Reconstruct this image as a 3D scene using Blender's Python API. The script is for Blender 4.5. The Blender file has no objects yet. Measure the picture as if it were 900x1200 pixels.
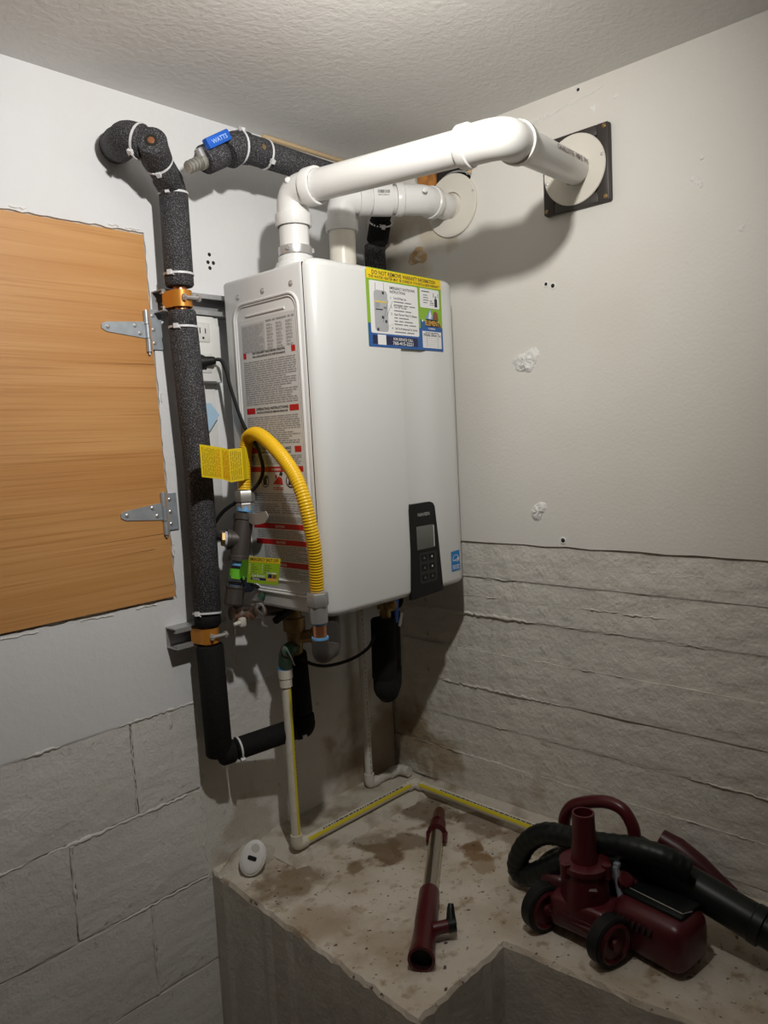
import bpy, bmesh, math, random
from mathutils import Vector, Matrix
random.seed(7)
S = bpy.context.scene
COL = S.collection
# ------------------------------------------------------------------ camera, light, exposure
cam = bpy.data.cameras.new('camera'); cam_o = bpy.data.objects.new('camera', cam); COL.objects.link(cam_o)
RIGHT = Vector((0.68049134, -0.73093277, -0.05166055)); DOWN = Vector((-0.10492826, -0.02742652, -0.99410153)); FWD = Vector((0.72520452, 0.68189813, -0.09535901))
M = Matrix.Identity(4)
for i in range(3):
    M[i][0] = RIGHT[i]; M[i][1] = -DOWN[i]; M[i][2] = -FWD[i]
M[0][3], M[1][3], M[2][3] = -1.52646676, -1.44498936, 0.94981978
cam_o.matrix_world = M
cam.sensor_fit = 'VERTICAL'; cam.sensor_height = 36.0; cam.sensor_width = 27.0
cam.lens = 897.307 / 1200 * 36; cam.clip_start = 0.02
S.camera = cam_o
S.view_settings.view_transform = 'Standard'; S.view_settings.look = 'None'; S.view_settings.gamma = 1
S.view_settings.exposure = 0.0
w = bpy.data.worlds.new('world'); S.world = w; w.use_nodes = True
w.node_tree.nodes['Background'].inputs[0].default_value = (0.9, 0.95, 1, 1); w.node_tree.nodes['Background'].inputs[1].default_value = 0.0
LAMP = Vector((-0.88, -0.93, 1.53))
AIM = Vector((.37, .65, -.23)).normalized()
ld = bpy.data.lights.new('inferred_lamp_light', 'SPOT'); ld.energy = 28.5; ld.color = (1.0, 0.975, 0.925); ld.shadow_soft_size = 0.018
ld.spot_size = math.radians(170); ld.spot_blend = 1.0  # lamp inferred from cast shadows; wide spot shaped so the lower scene falls darker
lo = bpy.data.objects.new('inferred_lamp_light', ld); lo.location = LAMP; lo.rotation_euler = AIM.to_track_quat('-Z', 'Y').to_euler(); COL.objects.link(lo)

# ------------------------------------------------------------------ materials
MATS = {}
def mat(name, color, rough=0.6, metal=0.0, bump=None, var=None, coat=0.0):
    """bump = list of (scale, distance, strength); var = (color2, scale, lo, hi, detail)"""
    if name in MATS: return MATS[name]
    m = bpy.data.materials.new(name); m.use_nodes = True; nt = m.node_tree; N = nt.nodes; L = nt.links
    b = N['Principled BSDF']
    b.inputs['Base Color'].default_value = (*color, 1); b.inputs['Roughness'].default_value = rough; b.inputs['Metallic'].default_value = metal
    if coat: b.inputs['Coat Weight'].default_value = coat
    tc = N.new('ShaderNodeTexCoord')
    if var:
        vs = var if isinstance(var, list) else [var]
        prev = None
        for (c2, sc, lo_, hi_, det) in vs:
            n = N.new('ShaderNodeTexNoise'); n.inputs['Detail'].default_value = det
            if isinstance(sc, (tuple, list)):
                mp = N.new('ShaderNodeMapping'); mp.inputs['Scale'].default_value = sc; L.new(tc.outputs['Object'], mp.inputs[0]); L.new(mp.outputs[0], n.inputs['Vector']); n.inputs['Scale'].default_value = 1
            else:
                n.inputs['Scale'].default_value = sc; L.new(tc.outputs['Object'], n.inputs['Vector'])
            r = N.new('ShaderNodeMapRange'); r.inputs[1].default_value = lo_; r.inputs[2].default_value = hi_; L.new(n.outputs['Fac'], r.inputs[0])
            x = N.new('ShaderNodeMix'); x.data_type = 'RGBA'; L.new(r.outputs[0], x.inputs[0])
            if prev is None: x.inputs[6].default_value = (*color, 1)
            else: L.new(prev, x.inputs[6])
            x.inputs[7].default_value = (*c2, 1); prev = x.outputs[2]
        L.new(prev, b.inputs['Base Color'])
    if bump:
        pn = None
        for (sc, dist, st) in bump:
            n = N.new('ShaderNodeTexNoise'); n.inputs['Detail'].default_value = 4
            if isinstance(sc, (tuple, list)):
                mp = N.new('ShaderNodeMapping'); mp.inputs['Scale'].default_value = sc; L.new(tc.outputs['Object'], mp.inputs[0]); L.new(mp.outputs[0], n.inputs['Vector']); n.inputs['Scale'].default_value = 1
            else:
                n.inputs['Scale'].default_value = sc; L.new(tc.outputs['Object'], n.inputs['Vector'])
            bp = N.new('ShaderNodeBump'); bp.inputs['Strength'].default_value = st; bp.inputs['Distance'].default_value = dist
            L.new(n.outputs['Fac'], bp.inputs['Height'])
            if pn: L.new(pn, bp.inputs['Normal'])
            pn = bp.outputs['Normal']
        L.new(pn, b.inputs['Normal'])
    MATS[name] = m; return m

PLASTER = mat('white_painted_plaster', (.795, .80, .815), .6, bump=[(3.5, .012, .35), (60, .0025, .35), (220, .001, .35)], var=[((.75, .745, .735), 2.2, .45, .75, 3)])
DRYWALL = mat('painted_drywall', (.76, .735, .685), .55, bump=[(4, .008, .3), (150, .0012, .5)], var=[((.70, .665, .60), 1.8, .42, .72, 3)])
BLOCKM = mat('painted_block', (.755, .74, .705), .75, bump=[(9, .01, .45), (38, .006, .55), (170, .002, .6)], var=[((.66, .64, .59), 3.5, .4, .75, 4), ((.45, .43, .38), 30, .66, .75, 5)])
CONC = mat('painted_concrete', (.70, .67, .61), .75, bump=[(8, .014, .5), (26, .012, .65), (110, .004, .6)], var=[((.60, .57, .51), 3, .4, .75, 4), ((.36, .33, .28), 24, .68, .76, 6)])
MORTAR = mat('mortar', (.66, .635, .575), .85, bump=[(30, .008, .8), (120, .004, .8)], var=((.5, .47, .41), 22, .5, .75, 5))
CEIL = mat('textured_ceiling', (.76, .745, .72), .7, bump=[(85, .0025, .55), (210, .001, .4)], var=((.68, .65, .61), 1.6, .4, .75, 3))
FLOORM = mat('concrete_floor', (.34, .31, .27), .8, bump=[(60, .003, .5)])
FARWALL = mat('dull_painted_boards', (.42, .37, .31), .8)
WOOD = mat('plywood', (.58, .275, .085), .5, bump=[((3, 40, 170), .002, .35)], var=[((.66, .345, .125), (1.3, 20, 26), .38, .66, 5), ((.46, .20, .055), (2.6, 60, 190), .54, .78, 4), ((.46, .205, .06), (0.9, 10, 15), .60, .85, 6)])
GAPSHADE = mat('gap_shade', (.02, .017, .013), .95)  # near-black fill that paints the shade inside gaps, holes and slots
RAWWOOD = mat('raw_stud_wood', (.55, .23, .05), .8, var=((.25, .09, .02), 40, .4, .7, 4))
FOAM = mat('black_pipe_foam', (.018, .0175, .019), .8, bump=[(420, .001, .6)], var=[((.21, .205, .225), 520, .52, .70, 2)])
FOAMB = mat('smooth_black_foam', (.009, .0088, .009), .85, bump=[(200, .001, .5)], var=((.028, .028, .029), 420, .6, .72, 2))
PVC = mat('white_pvc', (.76, .755, .74), .28, var=((.72, .705, .67), 6, .45, .75, 2))
PVCD = mat('cream_pvc', (.72, .68, .58), .4, var=((.58, .53, .43), 25, .55, .75, 3))
PVCW = mat('white_drain_pvc', (.68, .655, .60), .45, var=((.52, .49, .42), 25, .55, .75, 3))
YELLOWS = mat('yellow_stripe', (.72, .60, .03), .4)
ENAMEL = mat('white_enamel', (.69, .695, .685), .26)
SHEET = mat('grey_white_sheet_metal', (.66, .66, .655), .38)
EMB = mat('embossed_sheet_metal', (.70, .70, .695), .35)
GALV = mat('zinc_plated_steel', (.50, .55, .60), .42, .45, bump=[(120, .0006, .4)], var=((.40, .44, .48), 45, .4, .7, 3))
GALVD = mat('galvanised_strut', (.46, .47, .48), .45, .5, var=((.40, .40, .40), 30, .4, .7, 3))
STEEL = mat('bare_steel', (.62, .61, .60), .40, .7)
CHROME = mat('chrome_tube', (.70, .66, .60), .18, 1.0)
BRASS = mat('brass', (.36, .25, .11), .42, .7, var=((.22, .12, .04), 60, .5, .75, 4))
COPPER = mat('copper', (.62, .27, .14), .35, .9)
ORANGE = mat('orange_clamp', (.62, .25, .035), .4, .35)
TIE = mat('white_nylon', (.72, .72, .74), .4)
IRON = mat('black_iron', (.075, .066, .06), .5, .35, bump=[(180, .0006, .5)])
IRONB = mat('black_enamel_pipe', (.018, .018, .022), .25)
GREYU = mat('grey_union_fitting', (.33, .32, .31), .45, .4)
HOSEY = mat('yellow_hose_coating', (.86, .52, .012), .33)
BLUETAPE = mat('blue_thread_seal', (.13, .38, .72), .5)
BLUE = mat('blue_vinyl_lever', (.01, .11, .55), .4)
RUBBER = mat('black_rubber', (.010, .010, .010), .5)
BLACKGLOSS = mat('black_gloss_plastic', (.006, .006, .006), .34)
LCD = mat('lcd_screen', (.12, .13, .115), .2)
WPLASTIC = mat('white_plastic', (.78, .78, .76), .4)
CREAM = mat('cream_plastic', (.74, .70, .62), .4)
INK = mat('black_ink', (.02, .02, .025), .6)
GREYINK = mat('grey_ink', (.21, .21, .22), .7)
FINEINK = mat('fine_print_ink', (.30, .30, .305), .7)
PAPER = mat('label_paper', (.62, .62, .61), .6)
PAPERG = mat('label_paper_grey', (.50, .50, .50), .6)  # darker grey block printed on the side label
REDINK = mat('red_ink', (.50, .012, .014), .5)
WHITEINK = mat('white_ink', (.85, .85, .85), .5)
STY = mat('sticker_yellow', (.86, .62, .01), .35)
STG = mat('sticker_green', (.24, .44, .025), .4)
STB = mat('sticker_blue', (.016, .10, .34), .4)
STN = mat('sticker_navy', (.008, .012, .06), .4)
STW = mat('sticker_white', (.80, .80, .80), .4)
STGOLD = mat('sticker_gold', (.75, .42, .07), .4)
STBR = mat('sticker_brown', (.24, .08, .04), .5)
STLB = mat('sticker_light_blue', (.20, .36, .75), .4)
ESB = mat('energy_blue', (.01, .20, .52), .4)
TAGY = mat('yellow_tag_paper', (.78, .58, .01), .5)
TAGINK = mat('yellow_tag_ink', (.40, .25, .005), .6)
TAGRED = mat('yellow_tag_red_ink', (.62, .22, .006), .6)
TAGG = mat('green_tag_plastic', (.14, .50, .035), .35)
LIME = mat('lime_card', (.30, .50, .015), .4)
BROWNP = mat('brown_plate_plastic', (.040, .032, .028), .45)
MAROON = mat('maroon_plastic', (.080, .008, .012), .34)
MAROOND = mat('dark_maroon_plastic', (.055, .006, .009), .4)
BLACKP = mat('black_plastic', (.006, .009, .008), .42)
BTUBE = mat('black_green_tube', (.006, .010, .009), .4, var=((.010, .015, .013), 12, .45, .7, 2))
GREENV = mat('green_patina', (.035, .11, .075), .45, .4, var=((.12, .10, .06), 70, .42, .6, 3))
SPACK = mat('spackle_paste', (.83, .82, .79), .8, bump=[(55, .008, 1.0), (160, .003, .7)])
FOAMT = mat('tan_expanding_foam', (.62, .42, .22), .8, bump=[(60, .008, .8)], var=((.78, .70, .58), 45, .45, .65, 4))
TAPEB = mat('pale_blue_tape', (.42, .60, .78), .5)

def ledge_mat():
    m = bpy.data.materials.new('stained_mortar_top'); m.use_nodes = True; nt = m.node_tree; N = nt.nodes; L = nt.links
    b = N['Principled BSDF']; b.inputs['Roughness'].default_value = .85
    tc = N.new('ShaderNodeTexCoord')
    def noise(sc, det=5):
        n = N.new('ShaderNodeTexNoise'); n.inputs['Scale'].default_value = sc; n.inputs['Detail'].default_value = det
        L.new(tc.outputs['Object'], n.inputs['Vector']); return n
    def mixc(f, a, c):
        x = N.new('ShaderNodeMix'); x.data_type = 'RGBA'; L.new(f, x.inputs[0])
        if isinstance(a, tuple): x.inputs[6].default_value = (*a, 1)
        else: L.new(a, x.inputs[6])
        x.inputs[7].default_value = (*c, 1); return x.outputs[2]
    def rng(sock, a, bb):
        r = N.new('ShaderNodeMapRange'); r.inputs[1].default_value = a; r.inputs[2].default_value = bb; L.new(sock, r.inputs[0]); return r.outputs[0]
    col = mixc(rng(noise(9).outputs[0], .42, .7), (.66, .60, .51), (.50, .42, .32))
    col = mixc(rng(noise(26, 8).outputs[0], .56, .7), col, (.36, .27, .17))
    # damp brown stains: blobs at fixed places, broken up by noise
    warp = noise(14, 4)
    for (x, y, r, c, k) in [(-.335, -.262, .050, (.19, .12, .06), .85), (-.375, -.255, .045, (.20, .13, .065), .8), (-.265, -.280, .045, (.18, .115, .06), .75), (-.215, -.405, .048, (.25, .14, .06), .9), (-.185, -.400, .03, (.20, .12, .055), .8), (-.245, -.47, .035, (.28, .18, .09), .6),
                            (-.545, -.185, .085, (.20, .135, .07), .75), (-.60, -.33, .08, (.34, .24, .15), .5), (-.55, -.50, .09, (.33, .235, .14), .5), (-.12, -.22, .09, (.16, .11, .06), .8), (-.07, -.36, .07, (.20, .14, .085), .75), (-.10, -.48, .06, (.22, .15, .09), .6), (-.30, -.19, .05, (.20, .15, .09), .6)]:
        d = N.new('ShaderNodeVectorMath'); d.operation = 'DISTANCE'; L.new(tc.outputs['Object'], d.inputs[0]); d.inputs[1].default_value = (x, y, 0)
        a = N.new('ShaderNodeMath'); a.operation = 'MULTIPLY_ADD'; L.new(warp.outputs[0], a.inputs[0]); a.inputs[1].default_value = .20; a.inputs[2].default_value = -.10
        s_ = N.new('ShaderNodeMath'); s_.operation = 'ADD'; L.new(d.outputs['Value'], s_.inputs[0]); L.new(a.outputs[0], s_.inputs[1])
        r_ = N.new('ShaderNodeMapRange'); r_.inputs[1].default_value = r; r_.inputs[2].default_value = r * .62; r_.inputs[3].default_value = 0; r_.inputs[4].default_value = k; L.new(s_.outputs[0], r_.inputs[0])
        col = mixc(r_.outputs[0], col, c)
    col = mixc(rng(noise(75, 6).outputs[0], .63, .7), col, (.09, .06, .04))
    # the faces below the top are painted grey white
    geo = N.new('ShaderNodeNewGeometry'); sp = N.new('ShaderNodeSeparateXYZ'); L.new(geo.outputs['True Normal'], sp.inputs[0])
    up = N.new('ShaderNodeMapRange'); up.inputs[1].default_value = .45; up.inputs[2].default_value = .25; L.new(sp.outputs['Z'], up.inputs[0])
    side = N.new('ShaderNodeMix'); side.data_type = 'RGBA'; L.new(rng(noise(7).outputs[0], .4, .7), side.inputs[0]); side.inputs[6].default_value = (.62, .585, .52, 1); side.inputs[7].default_value = (.52, .485, .42, 1)
    x = N.new('ShaderNodeMix'); x.data_type = 'RGBA'; L.new(up.outputs[0], x.inputs[0]); L.new(col, x.inputs[6]); L.new(side.outputs[2], x.inputs[7])
    L.new(x.outputs[2], b.inputs['Base Color'])
    pn = None
    for sc, dist, st in ((12, .008, .35), (50, .004, .5), (180, .0015, .5)):
        bp = N.new('ShaderNodeBump'); bp.inputs['Strength'].default_value = st; bp.inputs['Distance'].default_value = dist; L.new(noise(sc, 4).outputs[0], bp.inputs['Height'])
        if pn: L.new(pn, bp.inputs['Normal'])
        pn = bp.outputs[0]
    L.new(pn, b.inputs['Normal'])
    return m
LEDGE = ledge_mat()

def stains(m, spots, nz=9.0):
    nt = m.node_tree; N = nt.nodes; L = nt.links; b = N['Principled BSDF']; prev = b.inputs['Base Color'].links[0].from_socket
    g = N.new('ShaderNodeNewGeometry'); n = N.new('ShaderNodeTexNoise'); n.inputs['Scale'].default_value = nz; n.inputs['Detail'].default_value = 6; L.new(g.outputs['Position'], n.inputs['Vector'])
    for (p, r, c, k) in spots:
        d = N.new('ShaderNodeVectorMath'); d.operation = 'DISTANCE'; L.new(g.outputs['Position'], d.inputs[0]); d.inputs[1].default_value = p
        a = N.new('ShaderNodeMath'); a.operation = 'MULTIPLY_ADD'; L.new(n.outputs[0], a.inputs[0]); a.inputs[1].default_value = .45; a.inputs[2].default_value = -.225
        s_ = N.new('ShaderNodeMath'); s_.operation = 'ADD'; L.new(d.outputs['Value'], s_.inputs[0]); L.new(a.outputs[0], s_.inputs[1])
        q = N.new('ShaderNodeMapRange'); q.inputs[1].default_value = r; q.inputs[2].default_value = r*.4; q.inputs[3].default_value = 0; q.inputs[4].default_value = k; L.new(s_.outputs[0], q.inputs[0])
        x = N.new('ShaderNodeMix'); x.data_type = 'RGBA'; L.new(q.outputs[0], x.inputs[0]); L.new(prev, x.inputs[6]); x.inputs[7].default_value = (*c, 1); prev = x.outputs[2]
    L.new(prev, b.inputs['Base Color'])
stains(CONC, [((0, -.16, .09), .12, (.38, .29, .18), .75), ((0, -.05, .12), .14, (.26, .19, .11), .7), ((0, -.40, .03), .10, (.40, .31, .21), .6), ((0, -.75, .02), .12, (.44, .36, .26), .5)])
stains(BLOCKM, [((-.06, 0, .10), .16, (.28, .20, .12), .7), ((-.18, 0, .05), .12, (.38, .29, .19), .6), ((-.50, 0, .04), .09, (.40, .32, .22), .5), ((-.12, 0, .22), .10, (.40, .31, .20), .5)])
stains(DRYWALL, [((0, -.20, 1.45), .09, (.58, .49, .36), .7), ((0, -.13, 1.40), .10, (.62, .54, .42), .6)])
for k_, v_ in (('black_gloss_plastic', .25), ('smooth_black_foam', .25), ('black_plastic', .35), ('black_green_tube', .4), ('black_rubber', .3)): MATS[k_].node_tree.nodes['Principled BSDF'].inputs['Specular IOR Level'].default_value = v_

# ------------------------------------------------------------------ mesh helpers
def V(*a): return Vector(a[0]) if len(a) == 1 else Vector(a)
def frame(d):
    d = V(d).normalized(); a = Vector((0, 0, 1)) if abs(d.z) < .9 else Vector((1, 0, 0))
    u = d.cross(a).normalized(); return u, d.cross(u).normalized(), d
def bend(pts, r, n=6):
    """round the interior corners of a polyline"""
    pts = [V(p) for p in pts]; out = [pts[0]]
    for i in range(1, len(pts) - 1):
        p0, p, p1 = pts[i-1], pts[i], pts[i+1]
        rr = r[i-1] if isinstance(r, (list, tuple)) else r
        a = (p0 - p).normalized(); b = (p1 - p).normalized()
        ang = a.angle(b); t = min(rr / max(math.tan(ang / 2), 1e-4), (p0 - p).length * .49, (p1 - p).length * .49)
        q0 = p + a * t; q1 = p + b * t
        for k in range(n + 1):
            s = k / n; out.append(q0 * (1-s)**2 + p * 2 * s * (1-s) + q1 * s**2)
    out.append(pts[-1]); return out
def smooth_path(pts, n=8):
    pts = [V(p) for p in pts]; P = [pts[0]*2 - pts[1]] + pts + [pts[-1]*2 - pts[-2]]; out = []
    for i in range(1, len(P) - 2):
        for k in range(n):
            t = k / n; a, b, c, d = P[i-1], P[i], P[i+1], P[i+2]
            out.append(.5 * ((2*b) + (c - a)*t + (2*a - 5*b + 4*c - d)*t*t + (3*b - a - 3*c + d)*t**3))
    out.append(pts[-1]); return out

class MB:
    def __init__(s): s.v = []; s.f = []; s.m = []
    def add(s, vs, fs, mi=0):
        o = len(s.v); s.v += [V(p) for p in vs]; s.f += [tuple(i + o for i in f) for f in fs]; s.m += [mi] * len(fs); return s
    def box(s, a, b, mi=0, R=None, c=None):
        xs = ((a[0], b[0]), (a[1], b[1]), (a[2], b[2]))
        vs = [V(xs[0][i], xs[1][j], xs[2][k]) for i in (0, 1) for j in (0, 1) for k in (0, 1)]
        if R is not None:
            c = V(c) if c is not None else V((a[0]+b[0])/2, (a[1]+b[1])/2, (a[2]+b[2])/2); vs = [c + R @ (p - c) for p in vs]
        return s.add(vs, [(0, 1, 3, 2), (4, 6, 7, 5), (0, 4, 5, 1), (2, 3, 7, 6), (0, 2, 6, 4), (1, 5, 7, 3)], mi)
    def bbox(s, a, b, bev=.003, mi=0, seg=2, R=None, c=None):
        bm = bmesh.new(); bmesh.ops.create_cube(bm, size=1)
        for v in bm.verts: v.co = V(*[(a[i]+b[i])/2 + v.co[i]*(b[i]-a[i]) for i in range(3)])
        bmesh.ops.bevel(bm, geom=bm.edges[:], offset=bev, segments=seg, affect='EDGES', profile=.5)
        if R is not None:
            c = V(c) if c is not None else V(*[(a[i]+b[i])/2 for i in range(3)])
            for v in bm.verts: v.co = c + R @ (v.co - c)
        bm.verts.index_update(); s.add([v.co.copy() for v in bm.verts], [[v.index for v in f.verts] for f in bm.faces], mi); bm.free(); return s
    def tube(s, pts, r, seg=16, mi=0, caps=True):
        pts = [V(p) for p in pts]; n = len(pts); rs = r if isinstance(r, (list, tuple)) else [r]*n
        T = []
        for i in range(n):
            a = pts[max(i-1, 0)]; b = pts[min(i+1, n-1)]; d = b - a
            T.append(d.normalized() if d.length > 1e-9 else (T[-1] if T else V(0, 0, 1)))
        u, w_, _ = frame(T[0]); vs = []; fs = []
        for i in range(n):
            if i:
                u = (u - T[i] * u.dot(T[i])).normalized(); w_ = T[i].cross(u).normalized()
            for k in range(seg):
                a = 2*math.pi*k/seg; vs.append(pts[i] + (u*math.cos(a) + w_*math.sin(a))*rs[i])
        for i in range(n-1):
            for k in range(seg):
                k2 = (k+1) % seg; fs.append((i*seg+k, i*seg+k2, (i+1)*seg+k2, (i+1)*seg+k))
        if caps: fs.append(tuple(range(seg-1, -1, -1))); fs.append(tuple((n-1)*seg+k for k in range(seg)))
        return s.add(vs, fs, mi)
    def lathe(s, o, d, prof, seg=24, mi=0, ends=False):
        """prof = [(distance along d, radius)...]"""
        o = V(o); u, w_, d = frame(d); vs = []; fs = []; n = len(prof)
        for (h, r) in prof:
            for k in range(seg):
                a = 2*math.pi*k/seg; vs.append(o + d*h + (u*math.cos(a) + w_*math.sin(a))*max(r, 1e-5))
        for i in range(n-1):
            for k in range(seg):
                k2 = (k+1) % seg; fs.append((i*seg+k, i*seg+k2, (i+1)*seg+k2, (i+1)*seg+k))
        if ends: fs.append(tuple(range(seg-1, -1, -1))); fs.append(tuple((n-1)*seg+k for k in range(seg)))
        return s.add(vs, fs, mi)
    def hexnut(s, o, d, r, h, mi=0): return s.lathe(o, d, [(0, 0), (0, r*.93), (h*.1, r), (h*.9, r), (h, r*.93), (h, 0)], 6, mi)
    def prism(s, O, R, U, pts, depth, mi=0, back=0.0):
        """2D outline (ccw) in plane (R,U), extruded along R x U by depth"""
        O = V(O); R = V(R); U = V(U); Nn = R.cross(U); n = len(pts)
        vs = [O + R*x + U*y + Nn*back for x, y in pts] + [O + R*x + U*y + Nn*(back+depth) for x, y in pts]
        fs = [tuple(range(n-1, -1, -1)), tuple(range(n, 2*n))] + [(i, (i+1) % n, n+(i+1) % n, n+i) for i in range(n)]
        return s.add(vs, fs, mi)
    def flat(s, O, R, U, pts, off=0.0, mi=0):
        O = V(O); R = V(R); U = V(U); Nn = R.cross(U); return s.add([O + R*x + U*y + Nn*off for x, y in pts], [tuple(range(len(pts)))], mi)
    def rect(s, O, R, U, x0, x1, y0, y1, off=0.0, mi=0): return s.flat(O, R, U, [(x0, y0), (x1, y0), (x1, y1), (x0, y1)], off, mi)
    def text(s, O, R, U, body, x, y, w=None, h=.005, off=0.0, mi=0, align='L'):
        vs, fs = glyphs(body); x0 = min(p[0] for p in vs); x1 = max(p[0] for p in vs); y1 = .73
        sy = h / y1; sx = sy if w is None else w / (x1 - x0); W = (x1 - x0)*sx
        ox = x - x0*sx - (W/2 if align == 'C' else 0)
        O = V(O); R = V(R); U = V(U); Nn = R.cross(U)
        return s.add([O + R*(ox + p[0]*sx) + U*(y + p[1]*sy) + Nn*off for p in vs], fs, mi)
    def lines(s, O, R, U, x0, x1, y1, y0, n, off, mi, fill=.55, rnd=None, ragged=.25):
        """rows of word-length marks standing for print too fine to read"""
        rnd = rnd or random; st = (y1 - y0)/n
        for i in range(n):
            y = y1 - (i + .5)*st; x = x0; xe = x1 - rnd.random()*ragged*(x1-x0)*(1 if rnd.random() < .35 else .1)
            while x < xe - st*.8:
                wl = st*(1.2 + rnd.random()*4.5); e = min(x + wl, xe)
                s.rect(O, R, U, x, e, y - st*fill/2, y + st*fill/2, off, mi); x = e + st*.55
        return s
    def build(s, name, mats, parent=None, base=None, smooth=30):
        me = bpy.data.meshes.new(name); org = V(base) if base is not None else V(0, 0, 0)
        if parent is not None:
            org = V(0, 0, 0); q = parent
            while q is not None: org = org + q.location; q = q.parent
        me.from_pydata([tuple(p - org) for p in s.v], [], s.f)
        for m in (mats if isinstance(mats, (list, tuple)) else [mats]): me.materials.append(m)
        me.polygons.foreach_set('material_index', s.m)
        if smooth:
            me.polygons.foreach_set('use_smooth', [True]*len(me.polygons)); me.set_sharp_from_angle(angle=math.radians(smooth))
        me.update()
        o = bpy.data.objects.new(name, me); COL.objects.link(o)
        if parent is not None: o.parent = parent
        else: o.location = org
        return o
GL = {}
def glyphs(body):
    if body in GL: return GL[body]
    c = bpy.data.curves.new('t', 'FONT'); c.body = body; c.size = 1; c.resolution_u = 2; c.fill_mode = 'FRONT'; c.offset = .018
    o = bpy.data.objects.new('t', c); me = o.to_mesh()
    r = ([(v.co.x, v.co.y) for v in me.vertices], [tuple(p.vertices) for p in me.polygons])
    o.to_mesh_clear(); bpy.data.objects.remove(o); bpy.data.curves.remove(c); GL[body] = r; return r
def tag(o, label, cat, group=None):
    o['label'] = label; o['category'] = cat
    if group: o['group'] = group
    return o
def thing(name, loc, label, cat, group=None):
    o = bpy.data.objects.new(name, None); o.location = loc; o.empty_display_size = .02; COL.objects.link(o); return tag(o, label, cat, group)
def struct(o): o['kind'] = 'structure'; return o
def rough_grid(x0, x1, nx, y0, y1, ny, amp, seed, edge=True):
    rnd = random.Random(seed); g = []
    for j in range(ny+1):
        for i in range(nx+1): g.append((x0+(x1-x0)*i/nx, y0+(y1-y0)*j/ny, (rnd.random()-.5)*2*amp))
    return g
FR = (1, 0, 0); UP = (0, 0, 1); SR = (0, -1, 0)      # front face: right +x ; side and right wall faces: right -y
HC = 1.663                                          # ceiling height above the ledge
ZF = -.62                                           # floor

# ------------------------------------------------------------------ room shell
wl = struct(MB().box((-2.5, .006, ZF-.05), (.15, .12, HC+.05)).build('wall_left', MORTAR, base=(0, 0, 0)))
wr = struct(MB().box((.014, -2.3, ZF-.05), (.15, .006, HC+.05)).build('wall_right', MORTAR, base=(0, 0, 0)))
struct(MB().box((-2.6, -2.3, ZF-.05), (-2.5, .12, HC+.05)).build('wall_back', FARWALL))
struct(MB().box((-2.5, -2.4, ZF-.05), (.15, -2.3, HC+.05)).build('wall_near', FARWALL))
struct(MB().box((-2.6, -2.4, HC), (.15, .12, HC+.1)).build('ceiling', CEIL))
struct(MB().box((-2.6, -2.4, ZF-.1), (.15, .12, ZF)).build('floor', FLOORM))

# upper left wall: a plaster coat with a ragged opening for the hatch
def plaster_coat():
    mb = MB(); rnd = random.Random(3); y = 0.0
    zb, zt, xl, xr = .3955, HC, -2.5, 0.006; hx0, hx1a, hx1b, hz0, hz1 = -1.36, -.6635, -.655, .630, 1.3935
    loop = []                                       # ragged inner contour, counter-clockwise seen from the room
    n = 60
    for i in range(n): loop.append((hx0 + (hx1b-hx0)*i/n, hz0 + (rnd.random()-.7)*.004))
    for i in range(n): t = i/n; loop.append((hx1b + (hx1a-hx1b)*t + (rnd.random()-.3)*.004, hz0 + (hz1-hz0)*t))
    for i in range(n): loop.append((hx1a + (hx0-hx1a)*i/n, hz1 + (rnd.random()-.3)*.004))
    for i in range(10): loop.append((hx0, hz1 + (hz0-hz1)*i/10))
    def outer(p):
        x, z = p
        cands = []
        cx, cz = (hx0+hx1a)/2, (hz0+hz1)/2
        dx, dz = x-cx, z-cz
        ts = []
        if dx > 0: ts.append((xr-cx)/dx)
        if dx < 0: ts.append((xl-cx)/dx)
        if dz > 0: ts.append((zt-cz)/dz)
        if dz < 0: ts.append((zb-cz)/dz)
        t = min(ts); return (cx+dx*t, cz+dz*t)
    m = len(loop); vs = [V(p[0], y, p[1]) for p in loop] + [V(q[0], y, q[1]) for q in map(outer, loop)] + [V(p[0], .0058, p[1]) for p in loop]
    fs = []
    for i in range(m):
        j = (i+1) % m; fs.append((i, m+i, m+j, j)[::1]); fs.append((i, j, 2*m+j, 2*m+i))
    # outer corners
    mb.add(vs, fs)
    def corner(cx_, cz_):
        best = sorted(range(m), key=lambda i: (vs[m+i]-V(cx_, 0, cz_)).length)[:2]
        mb.add([V(cx_, y, cz_), vs[m+best[0]], vs[m+best[1]]], [(0, 1, 2)])
    for c in ((xl, zb), (xr, zb), (xl, zt), (xr, zt)): corner(*c)
    mb.box((xl, .0, zb-.0015), (xr, .006, zb+.0005))
    return mb
plaster_coat().build('plaster_coat', PLASTER, wl, smooth=0)

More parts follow.
